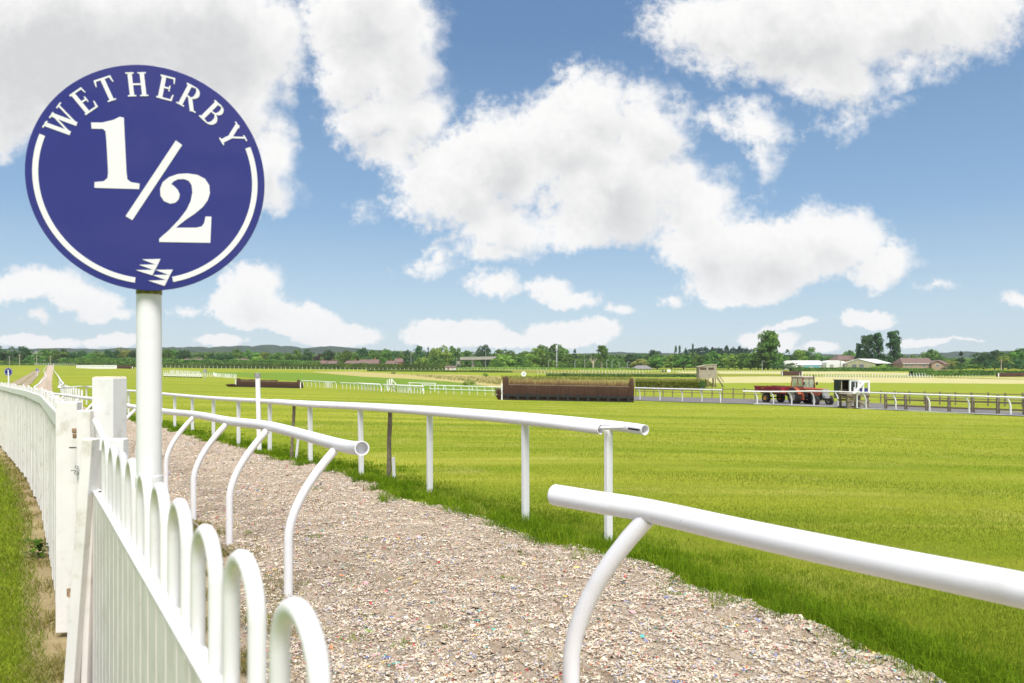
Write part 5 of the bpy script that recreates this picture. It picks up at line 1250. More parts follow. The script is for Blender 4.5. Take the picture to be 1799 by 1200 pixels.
# ================================================================ wooden viewing tower
Yt = G(1245, 679.8).y; q = A(1244, Yt); tw = thing('viewing_tower', 'pale timber viewing hut on stilts with an outside stair', 'tower', q)
dpt = 2.0
mb = MB(); a_ = W(1228, 644.5, Yt); b_ = W(1259, 664, Yt); n = 9; w_ = (b_.x-a_.x)/n
for k_ in range(n): mb.box((a_.x+(k_+.5)*w_, Yt-.02, (a_.z+b_.z)/2), (w_*.94, .05, a_.z-b_.z))
mb.box(((a_.x+b_.x)/2, Yt+dpt/2+.02, (a_.z+b_.z)/2), (b_.x-a_.x, dpt, a_.z-b_.z)); mb.build('cabin', M['tan_timber'], tw)
for x0, x1 in ((1229.5, 1241), (1244.5, 1254)): cbox('viewing_slot', x0, x1, 645.3, 649.3, Yt, .04, 'inside', tw, -.07)
mb = MB(); r0, r1_, r2_2 = W(1227, 645, Yt-.15), W(1243, 641.3, Yt-.15), W(1260.5, 640.2, Yt-.15)
for p_, q_ in ((r0, r1_), (r1_, r2_2)):
    c4 = [p_, q_, q_+Vector((0, dpt+.4, 0)), p_+Vector((0, dpt+.4, 0))]; mb.add(c4+[v_+Vector((0, 0, .12)) for v_ in c4], [(3, 2, 1, 0), (4, 5, 6, 7), (0, 1, 5, 4), (1, 2, 6, 5), (2, 3, 7, 6), (3, 0, 4, 7)])
mb.add([W(1228, 645, Yt-.05), W(1243, 642, Yt-.05), W(1259.4, 641, Yt-.05), W(1259.4, 645, Yt-.05)], [(0, 3, 2, 1)]); mb.build('roof', M['tan_timber'], tw)
for x_ in (1229, 1244.5, 1257):
    for dy in (.1, dpt-.1):
        mb = MB(); p_ = W(x_, 664, Yt)+Vector((0, dy, 0)); g_ = Vector((p_.x, p_.y, gz(p_.x, p_.y)-.1)); mb.beam(g_, p_, .16, .16, up=(0, 1, 0)); mb.build('leg', M['timber'], tw)
for dy in (0, .7):
    mb = MB(); p_ = W(1260.5, 662, Yt)+Vector((0, dy, 0)); g_ = W(1272, 680, Yt)+Vector((0, dy, 0)); mb.beam(p_, g_, .07, .18, up=(0, 1, 0)); sd_ = mb.build('stair_string', M['timber'], tw)
    mb = MB(); mb.beam(p_+Vector((0, 0, 1.1)), g_+Vector((.0, 0, 1.0)), .06, .06, up=(0, 1, 0)); mb.build('handrail', M['timber'], tw)
for k_ in range(7):
    mb = MB(); p_ = W(1261+k_*1.6, 664+k_*2.3, Yt); mb.box(p_+Vector((0, .35, 0)), (.28, .7, .05)); mb.build('tread', M['timber'], tw)
bar((1253, 664), (1253, 679), .1, 'ladder_side', 'timber', -.3, tw, Yt); bar((1256, 672), (1259, 679), .1, 'brace', 'timber', -.2, tw, Yt)
# ================================================================ trees: crown prototypes of leaf clumps, each tree its own thing
def crown_proto(kind, seed, nq, mat):
    """unit tree: height 1, half width .5, built from lobes covered in small leaf-clump faces"""
    r = np.random.default_rng(seed); lobes = []
    if kind == 'round':
        for i in range(34):
            a_, zz = r.uniform(0, 6.28), r.beta(1.6, 1.3)
            wr = .40*math.sqrt(max(.05, 1-((zz-.42)/.62)**2)); rad = r.uniform(.25, 1.)*wr
            lobes.append((rad*math.cos(a_), rad*math.sin(a_), .16+.68*zz, r.uniform(.09, .15), r.uniform(.10, .16)))
    elif kind == 'dome':
        for i in range(46):
            a_, zz = r.uniform(0, 6.28), r.beta(1.2, 1.5)
            wr = .44*math.sqrt(max(.04, 1-(zz*.95)**2)); rad = math.sqrt(r.uniform(.05, 1.))*wr
            lobes.append((rad*math.cos(a_), rad*math.sin(a_), .08+.76*zz, r.uniform(.08, .14), r.uniform(.10, .17)))
    elif kind == 'tall':
        for i in range(64):
            a_, zz = r.uniform(0, 6.28), r.uniform(0, 1)
            wr = .36*math.sqrt(max(.05, 1-((zz-.35)/.72)**2)); rad = r.uniform(.2, 1.)*wr
            lobes.append((rad*math.cos(a_), rad*math.sin(a_), .08+.80*zz, r.uniform(.08, .14), r.uniform(.075, .13)))
    elif kind == 'poplar':
        for i in range(70):
            a_, zz = r.uniform(0, 6.28), r.uniform(0, 1)
            wr = .34*(1-zz*.75)**.6*min(1, zz*8+.4); rad = r.uniform(.2, 1.)*wr
            lobes.append((rad*math.cos(a_), rad*math.sin(a_), .06+.88*zz, r.uniform(.08, .14), r.uniform(.05, .09)))
    elif kind == 'conifer':
        for i in range(34):
            a_, zz = r.uniform(0, 6.28), r.uniform(0, 1); wr = .40*(1-zz)**.85+.02; rad = r.uniform(.5, 1.)*wr
            lobes.append((rad*math.cos(a_), rad*math.sin(a_), .06+.90*zz, .05+.12*(1-zz), .045))
    elif kind == 'bush':
        for i in range(22):
            a_ = r.uniform(0, 6.28); rad = math.sqrt(r.random())*.40; zz = r.uniform(.1, .8)*math.sqrt(max(.1, 1-(rad/.5)**2))
            lobes.append((rad*math.cos(a_), rad*math.sin(a_), zz, r.uniform(.10, .17), r.uniform(.14, .22)))
    lobes = np.array(lobes); w_ = lobes[:, 3]**2; li = r.choice(len(lobes), nq, p=w_/w_.sum()); L_ = lobes[li]
    d = r.normal(size=(nq, 3)); d /= np.linalg.norm(d, axis=1)[:, None]; d[:, 2] = np.where(d[:, 2] < -.35, -d[:, 2], d[:, 2])
    rr_ = r.uniform(.62, 1.12, nq)**.6
    c_ = L_[:, :3]+d*np.stack([L_[:, 3], L_[:, 3], L_[:, 4]], -1)*rr_[:, None]
    nrm_ = d+r.normal(0, .45, (nq, 3)); nrm_ /= np.linalg.norm(nrm_, axis=1)[:, None]
    t1 = np.cross(nrm_, r.normal(size=(nq, 3))); t1 /= np.linalg.norm(t1, axis=1)[:, None]; t2 = np.cross(nrm_, t1)
    s_ = r.uniform(.016, .036, nq)[:, None]; vs = np.stack([c_-t1*s_*1.1, c_-t2*s_*.8, c_+t1*s_, c_+t2*s_*.9], 1).reshape(-1, 3)
    tone = r.normal(0, .13, len(lobes))[li]; sh = np.clip(.48+tone+r.normal(0, .14, nq), 0, 1)
    me = np_mesh('crown', vs, np.arange(nq*4).reshape(-1, 4), {'shade': np.repeat(sh, 4)}); me.materials.append(M[mat]); return me
def trunk_proto(seed, mat, split=.35, r0=.03):
    r = random.Random(seed); mb = MB(); mb.tube([(0, 0, -.03), (.004, 0, split*.5), (0, .003, split), (.01, 0, .68)], [r0, r0*.8, r0*.65, r0*.2], 7)
    for k_ in range(5):
        a_ = k_*1.257+r.random(); z0 = split*r.uniform(.7, 1.2); L_ = r.uniform(.14, .26); mb.tube([(0, 0, z0), (L_*.5*math.cos(a_), L_*.5*math.sin(a_), z0+.12), (L_*math.cos(a_), L_*math.sin(a_), z0+.26)], [r0*.45, r0*.3, r0*.1], 5)
    me = bpy.data.meshes.new('trunk'); me.from_pydata(mb.v, [], mb.f); me.polygons.foreach_set('use_smooth', mb.s); me.materials.append(M[mat]); return me
TR = {}
for key, (kind, mat, nq) in {'r_mid': ('round', 'leaf_mid', 1900), 'r_dark': ('round', 'leaf_dark', 1700), 'r_light': ('round', 'leaf_light', 1900), 'd_mid': ('dome', 'leaf_mid', 2600), 'd_light': ('dome', 'leaf_light', 2400), 'd_dark': ('dome', 'leaf_dark', 2200), 't_mid': ('tall', 'leaf_mid', 4200), 't_dark': ('tall', 'leaf_dark', 2000),
        'pop': ('poplar', 'leaf_dark', 3800), 'popd': ('poplar', 'leaf_dark', 1500), 'con': ('conifer', 'leaf_conifer', 1700), 'olive': ('dome', 'leaf_olive', 1800), 'copper': ('dome', 'leaf_copper', 1500), 'willow': ('dome', 'leaf_willow', 2200), 'bush': ('bush', 'leaf_mid', 1500), 'bush_d': ('bush', 'leaf_dark', 1500), 'bush_l': ('bush', 'leaf_light', 1400)}.items():
    TR[key] = [crown_proto(kind, 100+len(TR)*7+j, nq, mat) for j in range(3)]
TRUNK = [trunk_proto(3+j, 'bark') for j in range(3)]; PTRUNK = [trunk_proto(13+j, 'palebark', .5, .045) for j in range(2)]
WORDS = {'r_mid': ('round mid-green tree', 'tree'), 'r_dark': ('dark rounded tree', 'tree'), 'r_light': ('bright green rounded tree', 'tree'), 'd_mid': ('broad domed green tree', 'tree'), 'd_light': ('broad light green tree', 'tree'), 'd_dark': ('broad dark domed tree', 'tree'), 't_mid': ('tall upright green tree', 'tree'), 't_dark': ('tall dark upright tree', 'tree'),
         'pop': ('tall leafy poplar', 'tree'), 'popd': ('slim dark poplar', 'tree'), 'con': ('dark pointed conifer', 'tree'), 'olive': ('yellowish olive-green tree', 'tree'), 'copper': ('dark copper-leaved tree', 'tree'), 'willow': ('pale yellow-green willow', 'tree'), 'bush': ('rounded green bush', 'bush'), 'bush_d': ('dark rounded bush', 'bush'), 'bush_l': ('pale green bush', 'bush')}
MARKS = [(262, 'blue marker pole'), (64, 'telegraph poles'), (170, 'white slatted rail far left'), (470, 'dark birch fence'), (635, 'brown-roofed houses'), (690, 'starter steps'), (790, 'little pink hut'), (838, 'concrete road bridge'), (920, 'white number disc'), (978, 'tall phone mast'), (1055, 'pale-limbed pollard'), (1128, 'white bungalow'), (1245, 'wooden viewing tower'), (1349, 'tallest lone tree'), (1420, 'long white shed'), (1520, 'olive-green shed'), (1620, 'brown-roofed care house'), (1768, 'far brown jump')]
TREES = [  # photo x, top y, half width, kind, depth
 (-30, 606, 20, 'd_dark', 520), (8, 605, 17, 'd_dark', 500), (42, 606, 12, 'r_dark', 510), (85, 611, 17, 'd_mid', 520), (103, 612, 14, 'd_mid', 505), (62, 620, 16, 'd_mid', 480), (113, 611, 8, 'r_dark', 540), (126, 618, 12, 'r_dark', 520), (146, 614, 9, 'r_dark', 560), (160, 620, 11, 'r_mid', 520), (174, 617, 12, 'd_mid', 510), (190, 613, 10, 'd_dark', 520), (203, 614, 9, 'r_dark', 530), (220, 609, 17, 'olive', 540), (238, 613, 14, 'd_dark', 520), (28, 628, 22, 'bush', 470), (5, 632, 20, 'bush_l', 465), (100, 632, 14, 'bush_d', 468), (52, 633, 18, 'bush_d', 466),
 (262, 611, 16, 'd_mid', 530), (290, 608, 15, 'd_mid', 525), (306, 611, 13, 'r_mid', 540), (322, 609, 14, 'd_dark', 510), (371, 619, 7, 'r_dark', 520), (386, 621, 9, 'r_dark', 500), (402, 620, 10, 'd_dark', 505), (416, 613, 15, 'r_mid', 600), (441, 612, 15, 'd_mid', 590), (424, 623, 13, 'r_mid', 540), (465, 617, 14, 'd_light', 570), (486, 617, 14, 'd_mid', 540), (506, 618, 11, 'd_mid', 560), (521, 614, 12, 'r_mid', 560), (452, 625, 12, 'r_light', 520), (345, 630, 14, 'bush', 480), (362, 628, 10, 'bush_d', 485),
 (540, 612, 12, 't_dark', 540), (561, 619, 11, 'copper', 530), (577, 613, 11, 'r_dark', 520), (594, 620, 11, 'bush', 520), (610, 613, 14, 'd_mid', 560), (637, 610, 14, 'd_dark', 540), (657, 612, 12, 'd_mid', 560), (678, 610, 10, 'r_mid', 560), (672, 627, 9, 'r_mid', 480), (695, 611, 9, 'd_dark', 600), (715, 612, 10, 'r_dark', 590), (737, 606, 10, 't_dark', 560), (752, 608, 5, 'con', 540), (774, 603, 17, 'd_light', 550), (792, 605, 12, 'd_mid', 560), (718, 621, 12, 'd_dark', 520), (746, 624, 15, 'd_light', 510), (768, 620, 15, 'd_mid', 500), (704, 622, 10, 'r_mid', 520), (626, 622, 13, 'r_mid', 515),
 (803, 609, 12, 'd_mid', 560), (825, 611, 15, 'd_mid', 640), (851, 605, 16, 'd_dark', 650), (878, 608, 14, 'd_mid', 640), (898, 613, 13, 'd_mid', 560), (884, 619, 18, 'd_light', 480), (908, 622, 16, 'd_mid', 480), (872, 628, 12, 'bush', 470), (916, 617, 14, 'd_mid', 500), (800, 636, 10, 'bush_d', 440), (812, 638, 9, 'bush_d', 440), (942, 610, 17, 'd_light', 520), (968, 599, 24, 'd_mid', 600), (950, 606, 15, 'd_mid', 590), (985, 603, 16, 'd_mid', 610), (930, 621, 18, 'd_light', 490), (958, 622, 15, 'd_mid', 490), (1010, 612, 8, 'con', 560), (990, 629, 12, 'bush', 480), (1012, 630, 11, 'bush', 475), (1030, 631, 11, 'bush', 475), (1000, 622, 12, 'r_mid', 520),
 (1057, 607, 14, 't_mid', 500), (1072, 625, 11, 'd_mid', 540), (1086, 627, 12, 'd_mid', 530), (1108, 621, 15, 'd_dark', 560), (1122, 617, 13, 'd_dark', 570), (1151, 614, 17, 'd_dark', 580), (1124, 629, 15, 'willow', 490), (1155, 621, 17, 'd_mid', 480), (1179, 623, 15, 'd_light', 475), (1201, 619, 17, 'd_mid', 470), (1226, 620, 16, 'd_mid', 465), (1254, 615, 18, 'd_mid', 460), (1280, 618, 16, 'd_light', 455), (1302, 619, 15, 'd_mid', 455),
 (1187, 607, 4, 'popd', 640), (1194, 607, 4, 'popd', 645), (1205, 610, 5, 'con', 650), (1217, 604, 4, 'popd', 640), (1228, 611, 7, 'con', 660), (1240, 608, 8, 'con', 655), (1252, 610, 8, 'con', 660), (1264, 610, 8, 'con', 650), (1277, 607, 8, 'con', 660), (1288, 609, 8, 'con', 655), (1300, 608, 8, 'con', 650), (1312, 611, 8, 'con', 660),
 (1318, 616, 16, 'd_mid', 450), (1332, 614, 17, 'd_light', 445), (1349, 581, 23, 't_mid', 430), (1342, 612, 20, 'd_mid', 432), (1366, 617, 16, 'd_mid', 425), (1384, 611, 13, 'd_dark', 470), (1420, 608, 20, 'd_mid', 520), (1404, 612, 11, 'r_light', 500), (1452, 624, 11, 'd_mid', 560), (1464, 625, 10, 'r_mid', 560), (1493, 613, 16, 'd_mid', 560), (1437, 622, 12, 'd_dark', 530),
 (1508, 604, 8, 'pop', 470), (1519, 591, 12, 'pop', 465), (1529, 588, 12, 'pop', 470), (1542, 586, 14, 'pop', 460), (1570, 583, 19, 'pop', 455), (1370, 636, 14, 'bush_d', 385), (1393, 635, 15, 'bush_d', 375), (1410, 646, 12, 'bush', 372), (1545, 639, 17, 'bush_l', 375), (1563, 641, 12, 'bush', 378),
 (1608, 621, 12, 'd_mid', 560), (1636, 611, 17, 'd_mid', 540), (1652, 622, 12, 'd_mid', 530), (1688, 617, 10, 'con', 420), (1672, 631, 13, 'olive', 440), (1702, 635, 22, 'bush', 400), (1665, 640, 12, 'bush_d', 385), (1727, 614, 18, 'd_dark', 430), (1747, 614, 12, 'd_dark', 435), (1771, 612, 18, 'd_mid', 440), (1796, 609, 24, 'd_mid', 430), (1762, 624, 15, 'd_light', 415), (1830, 610, 22, 'd_mid', 430), (1742, 630, 14, 'bush_d', 400), (1785, 628, 16, 'bush_d', 402)]
cnt = {}
ORD = ['first', 'second', 'third', 'fourth', 'fifth', 'sixth', 'seventh', 'eighth', 'ninth', 'tenth']
TREES.sort(key=lambda t: t[0])
info = []
for (x_, y_, hw_, kd, Yd) in TREES:
    mx, nm = min(MARKS, key=lambda m_: abs(m_[0]-x_)+(200 if abs(m_[0]-x_) < 4 and kd != 't_mid' else 0)); sd2 = 'right' if x_ >= mx else 'left'
    if abs(x_-1349) < 1: mx, nm, sd2 = 1420, 'long white shed', 'left'
    if abs(x_-1057) < 1: mx, nm, sd2 = 1128, 'white bungalow', 'left'
    info.append([x_, y_, hw_, kd, Yd, mx, nm, sd2])
groups = {}
for it in info: groups.setdefault((it[3], it[6], it[7]), []).append(it)
lab = {}
for (kd, nm, sd2), its in groups.items():
    its.sort(key=lambda it: abs(it[0]-it[5]))
    for k_, it in enumerate(its):
        w_ = WORDS[kd][0]
        if len(its) == 1: lab[id(it)] = f'{w_} close to the {nm}, on its {sd2}'
        else: lab[id(it)] = f'{w_}, {ORD[k_]} such counting {sd2} from the {nm}'
for j, it in enumerate(info):
    x_, y_, hw_, kd, Yd, mx, nm, sd2 = it
    q = A(x_, Yd); top = zat(y_, Yd); h = top-q.z; w_ = hw_*2*mpp(Yd)*(1.38 if not kd.startswith(('pop', 'con', 'bush')) else 2.0 if kd == 'con' and 1200 < x_ < 1330 else 1.2); pollard = abs(x_-1057) < 1
    lb3 = lab[id(it)]
    if abs(x_-1349) < 1: lb3 = 'tallest lone tree on the skyline, bright green, left of the long white shed'
    if pollard: lb3 = 'pollarded tree with bare pale limbs left of the white bungalow'
    o = thing('bush' if kd.startswith('bush') else 'tree', lb3, WORDS[kd][1], q, random.uniform(0, 6.28), 'trees and bushes along the far edge of the course')
    o.scale = (w_, w_, h*1.03)
    c_ = mesh_obj('crown', TR[kd][j % 3], None, o)
    if not kd.startswith('bush'): mesh_obj('trunk', (PTRUNK if pollard else TRUNK)[j % 2], None, o)
    if pollard: c_.location = (0, 0, .28); c_.scale = (.75, .75, .72); o.scale = (w_*1.1, w_*1.1, h*1.02)

# bare pollard limbs beside the first
for x_, top_, lb3 in ((1042, 622, 'short bare pollard with stubby pale limbs'),):
    Yp = 470.; q = A(x_, Yp); s_ = mpp(Yp); o = thing('pollard_stump', lb3+' left of the leafy pollard', 'tree', q)
    mb = MB(); mb.tube([q, up3(q, 10*s_), up3(q, 14*s_)], [1.6*s_, 1.2*s_, .8*s_], 8)
    for a_ in (-1.1, -.5, .3, 1.0): mb.tube([up3(q, 10*s_), up3(q, 15*s_)+Vector((4*s_*a_, 0, 0)), up3(q, 20*s_)+Vector((7*s_*a_, 0, 0))], [.8*s_, .6*s_, .35*s_], 6)
    mb.build('trunk', M['palebark'], o)

# ================================================================ hedges
def hedge(pts, tops, dep, lab, nq, mat='leaf_hedge', qs=.45, name='hedge'):
    """pts: (photo x, depth); tops: photo y of the crest at each"""
    xs = np.array([p[0] for p in pts], float); Ys_ = np.array([p[1] for p in pts], float); tp = np.array(tops, float)
    t = rng.uniform(xs[0], xs[-1], nq); Y = np.interp(t, xs, Ys_); ty = np.interp(t, xs, tp)
    x = (t-CX)/F*Y; z0 = ground(x, Y); H = CAM_Z+(HY-ty)/F*Y-z0
    bump = np.array([mnoise.fractal(Vector((v_*.12, 5.1, len(lab)*.7)), 1., 2., 4) for v_ in x]); H = H*(1+.16*bump)
    face = rng.random(nq); h = rng.random(nq)**.8; off_ = np.where(face < .6, -.5*(1-.25*h**3), rng.uniform(-.5, .5, nq)); h = np.where(face < .6, h, rng.uniform(.86, 1.02, nq))
    c_ = np.stack([x+rng.normal(0, .1, nq), Y+dep*.5+off_*dep+rng.normal(0, .15, nq), z0+H*h], -1)
    n_ = np.stack([rng.normal(0, .5, nq), np.where(face < .6, -1, -.2)+rng.normal(0, .4, nq), np.where(face < .6, .3, 1)+rng.normal(0, .4, nq)], -1); n_ /= np.linalg.norm(n_, axis=1)[:, None]
    t1 = np.cross(n_, rng.normal(size=(nq, 3))); t1 /= np.linalg.norm(t1, axis=1)[:, None]; t2 = np.cross(n_, t1); s_ = rng.uniform(.5, 1.2, nq)[:, None]*qs
    vs = np.stack([c_-t1*s_, c_-t2*s_*.8, c_+t1*s_, c_+t2*s_*.8], 1).reshape(-1, 3)
    cl_ = np.array([mnoise.noise(Vector((v_*.22, zz*.5, 2.2))) for v_, zz in zip(c_[:, 0], c_[:, 2])]); sh = np.repeat(np.clip(.45+.35*cl_+rng.normal(0, .13, nq), 0, 1), 4)
    n = 60; tt = np.linspace(xs[0], xs[-1], n); Yc = np.interp(tt, xs, Ys_); xc = (tt-CX)/F*Yc; zc = ground(xc, Yc); Hc = (CAM_Z+(HY-np.interp(tt, xs, tp))/F*Yc-zc)*.84
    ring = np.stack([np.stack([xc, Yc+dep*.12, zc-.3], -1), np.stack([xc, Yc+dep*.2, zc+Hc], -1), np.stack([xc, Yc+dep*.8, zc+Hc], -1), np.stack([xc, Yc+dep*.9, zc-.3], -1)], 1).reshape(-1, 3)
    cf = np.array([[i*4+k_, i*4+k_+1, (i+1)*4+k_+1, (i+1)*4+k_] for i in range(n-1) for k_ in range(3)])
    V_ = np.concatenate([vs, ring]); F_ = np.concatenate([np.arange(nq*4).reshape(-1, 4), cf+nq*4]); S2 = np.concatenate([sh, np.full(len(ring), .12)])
    loc = Vector((float(x.mean()), float(Y.mean()), 0)); o = np_part(name, V_, F_, {'shade': S2}, M[mat], None, loc=loc); return tag(o, lab, 'hedge')
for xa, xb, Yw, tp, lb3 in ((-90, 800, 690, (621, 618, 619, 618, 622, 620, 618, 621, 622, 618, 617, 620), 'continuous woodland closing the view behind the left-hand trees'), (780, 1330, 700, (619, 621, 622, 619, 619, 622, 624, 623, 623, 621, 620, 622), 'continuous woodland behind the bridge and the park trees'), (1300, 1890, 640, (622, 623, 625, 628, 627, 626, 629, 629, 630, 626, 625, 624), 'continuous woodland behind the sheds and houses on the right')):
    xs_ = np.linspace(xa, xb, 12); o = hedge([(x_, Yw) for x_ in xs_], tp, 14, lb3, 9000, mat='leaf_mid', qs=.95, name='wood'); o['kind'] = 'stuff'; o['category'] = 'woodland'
o = hedge([(1196, 720), (1215, 720), (1240, 720), (1270, 720), (1300, 720), (1328, 720)], (619, 613, 612, 612.5, 611, 616), 10, 'dark conifer plantation on the skyline right of the white bungalow', 4000, mat='leaf_conifer', qs=.8, name='conifer_wood'); o['kind'] = 'stuff'; o['category'] = 'woodland'
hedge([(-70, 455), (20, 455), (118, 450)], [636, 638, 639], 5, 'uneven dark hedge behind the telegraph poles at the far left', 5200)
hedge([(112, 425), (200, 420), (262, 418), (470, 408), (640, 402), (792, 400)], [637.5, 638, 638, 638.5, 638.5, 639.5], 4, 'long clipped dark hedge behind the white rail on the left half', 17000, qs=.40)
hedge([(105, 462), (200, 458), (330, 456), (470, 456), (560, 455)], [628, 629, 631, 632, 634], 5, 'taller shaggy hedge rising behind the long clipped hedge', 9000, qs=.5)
hedge([(1392, 345), (1480, 340), (1560, 335), (1640, 332)], [645.5, 645.5, 646, 647.5], 4, 'low green hedge in front of the sheds and the brown-roofed care house', 6500, qs=.34)
hedge([(1606, 256), (1660, 254), (1720, 252), (1860, 246)], [649.5, 650.5, 650.5, 651], 4, 'clipped thick green hedge nearest the right edge of the picture', 8000, qs=.32)
hedge([(796, 430), (900, 425), (1050, 420), (1120, 418)], [645.5, 644.5, 646.5, 647], 5, 'scrubby bank of weeds below the concrete bridge', 6000, mat='leaf_light', qs=.38, name='scrub')
hedge([(1108, 410), (1230, 405), (1320, 400), (1400, 395)], [648.5, 649.5, 650, 650], 4, 'low scrub at the foot of the row of park trees', 4500, mat='leaf_dark', qs=.36, name='scrub')
hedge([(645, 335), (730, 330), (840, 326), (900, 322)], [649.2, 649.6, 650.2, 651.2], 3, 'dark strip of brambles beyond the tan grass left of the big fence', 3200, mat='leaf_hedge', qs=.28, name='brambles')
hedge([(960, 262), (1100, 255), (1240, 250)], [655.5, 656.3, 657.3], 2.5, 'dark ditch growth beyond the big birch fence', 3000, mat='leaf_hedge', qs=.22, name='brambles')
hedge([(1120, 118), (1180, 116), (1236, 114)], [667.5, 668, 669.5], 2, 'long rough grass and brambles left of the viewing tower', 2600, mat='rough', qs=.08, name='brambles')
for x_, y_, hw_, Yd, kd, lb3 in ((1233, 666.5, 7, 112, 'bush_d', 'dark bush under the wooden viewing tower'), (1165, 650, 7, 330, 'bush_d', 'small dark bush in the far rails right of the white bungalow'), (852, 653.5, 6, 255, 'bush', 'small green bush in the dry grass left of the big fence'), (691, 653, 5, 285, 'bush_d', 'small dark bush beyond the starter steps'), (823, 666, 13, 135, 'bush_l', 'low brownish bush in the tan grass left of the big fence')):
    q = A(x_, Yd); o = thing('bush', lb3, 'bush', q); o.scale = (hw_*2.1*mpp(Yd),)*2+((zat(y_, Yd)-q.z)*1.1,); mesh_obj('crown', TR[kd][0], None, o)
# rough tawny grass standing in the unmown middle of the course
parts = []
def rough_patch(poly, n, hmin, hmax, w):
    pts = []; xs = [p[0] for p in poly]; ys = [p[1] for p in poly]
    while len(pts) < n:
        a_ = rng.uniform(min(xs), max(xs), n); b_ = rng.uniform(min(ys), max(ys), n); k_ = inside(poly, a_, b_); pts += list(zip(a_[k_], b_[k_]))
    P2 = [G(a_, b_) for a_, b_ in pts[:n]]; x = np.array([p.x for p in P2]); y = np.array([p.y for p in P2])
    return blade_mesh(x, y, ground(x, y)-.02, rng.uniform(hmin, hmax, n), np.full(n, w), rng.uniform(.1, .6, n), np.clip(rng.normal(.5, .2, n), 0, 1), 1)
parts.append(rough_patch([(1116, 679), (1255, 679), (1240, 667), (1116, 665)], 3500, .3, .75, .10))
parts.append(rough_patch([(880, 668), (1110, 668), (1110, 660), (880, 660)], 3000, .3, .7, .14))
parts.append(rough_patch([(700, 657), (880, 662), (880, 676), (800, 668)], 2000, .2, .55, .13))
vt, ft, at = cat_blades(parts)
tag(mesh_obj('rough_grass', np_mesh('rough_grass', vt, ft, at), M['rough']), 'tall rough grass in the unmown ground behind the big birch fence', 'rough grass', kind='stuff')

# ================================================================ far rails
def frail(n, a_, b_, h, lab, **kw): return far_rail(lin(n, a_, b_), h, lab, parts=False, r=kw.pop('r', .11), rp=kw.pop('rp', .07), sides=6, **kw)
def frail_Y(n, xa, Ya, xb, Yb, h, lab, r=.11, rp=.07):
    r *= 1.5; rp *= .8
    return far_rail([A(xa+(xb-xa)*k_/(n-1), Ya+(Yb-Ya)*k_/(n-1)) for k_ in range(n)], h, lab, parts=False, r=r, rp=rp, sides=6)
frail_Y(70, 285, 380, 800, 345, 1.45, 'long white rail along the foot of the clipped hedge', r=.13)
frail_Y(30, 800, 380, 960, 372, 1.2, 'faint white rail below the scrubby bank by the bridge', r=.09)
frail_Y(32, 945, 300, 1130, 290, 1.35, 'white rail behind the number disc, running right towards the bungalow', r=.12)
frail_Y(40, 1020, 330, 1232, 325, 1.3, 'grey-white rail crossing below the white bungalow', r=.09)
frail_Y(26, 1262, 312, 1374, 308, 1.3, 'white rail from the viewing tower to the far brown brush', r=.11)
frail_Y(44, 1405, 256, 1625, 246, 1.35, 'pale double rail in front of the sheds', r=.10)
frail_Y(40, 1450, 236, 1640, 230, 1.1, 'pale rail nearer than the double rail in front of the sheds', r=.08)
frail_Y(22, 1600, 243, 1720, 240, .5, 'thin white edging line below the clipped hedge on the right', r=.10)
frail_Y(14, 62, 395, 100, 395, 1.3, 'short white rail across the far end of the gallop', r=.10)
frail_Y(12, 100, 398, 134, 396, 1.2, 'short white rail left of the white slatted rail', r=.10)
# white slatted rail and brown hurdle fence at the far left
Yw = G(170, 647.3).y; s_ = mpp(Yw); q = A(170, Yw); wl = thing('slatted_rail', 'white close-slatted rail on the far left in front of the hedge', 'rail', q)
mb = MB(); mb.beam(W(134, 641.8, Yw), W(205, 641.8, Yw), .2, .35); mb.build('top_rail', M['pipe_far'], wl)
mb = MB(); mb.beam(W(134, 646.6, Yw), W(205, 646.6, Yw), .2, .3); mb.build('bottom_rail', M['pipe_far'], wl)
mb = MB()
for k_ in range(60): mb.beam(W(134.5+k_*1.19, 641.8, Yw), W(134.5+k_*1.19, 647, Yw), .17, .08, up=(0, 1, 0))
mb.build('slats', M['pipe_far'], wl)
def far_brush(x0, x1, y0, y1, Yd, lab):
    p_, q_ = A(x0, Yd), A(x1, Yd); h = zat(y0, Yd)-p_.z; o = thing('brush_jump', lab, 'jump', p_.lerp(q_, .5))
    mb = MB(); mb.beam(up3(p_, h*.45), up3(q_, h*.45), 1., h*.9); mb.build('brush', M['birch'], o)
    v_, f_, a_ = twigs(p_, q_, 0, h*.85, h*1.08, 1.0, 900, .06, sway=.05); np_part('brush_stems', v_, f_, a_, M['twig_dark'], o, kind='stuff')
    for c_ in (p_, q_):
        mb = MB(); mb.box(up3(c_, h*.5)+Vector((0, -.6, 0)), (.3, .2, h)); mb.build('white_post', M['pipe_far'], o)
far_brush(206, 234, 642.5, 647, G(220, 647.2).y, 'low red-brown brush jump with white end posts right of the slatted rail')
far_brush(1373, 1408, 651.8, 656.5, 270., 'far brown brush jump behind the tractor trailer')
far_brush(1752, 1812, 655, 662.5, 238., 'brown brush jump below the hedge at the right edge')
q = A(1175, 320); mb = MB(); mb.box(up3(q, .9), (1.6, .4, 1.2)); mb.beam(q+Vector((-.5, 0, 0)), up3(q, 1), .12, .12, up=(0, 1, 0)); mb.beam(q+Vector((.5, 0, 0)), up3(q, 1), .12, .12, up=(0, 1, 0))
o = mb.build('white_board', M['pipe_far'], None, loc=q); tag(o, 'small white notice board beside the little dark bush in the far rails', 'board')

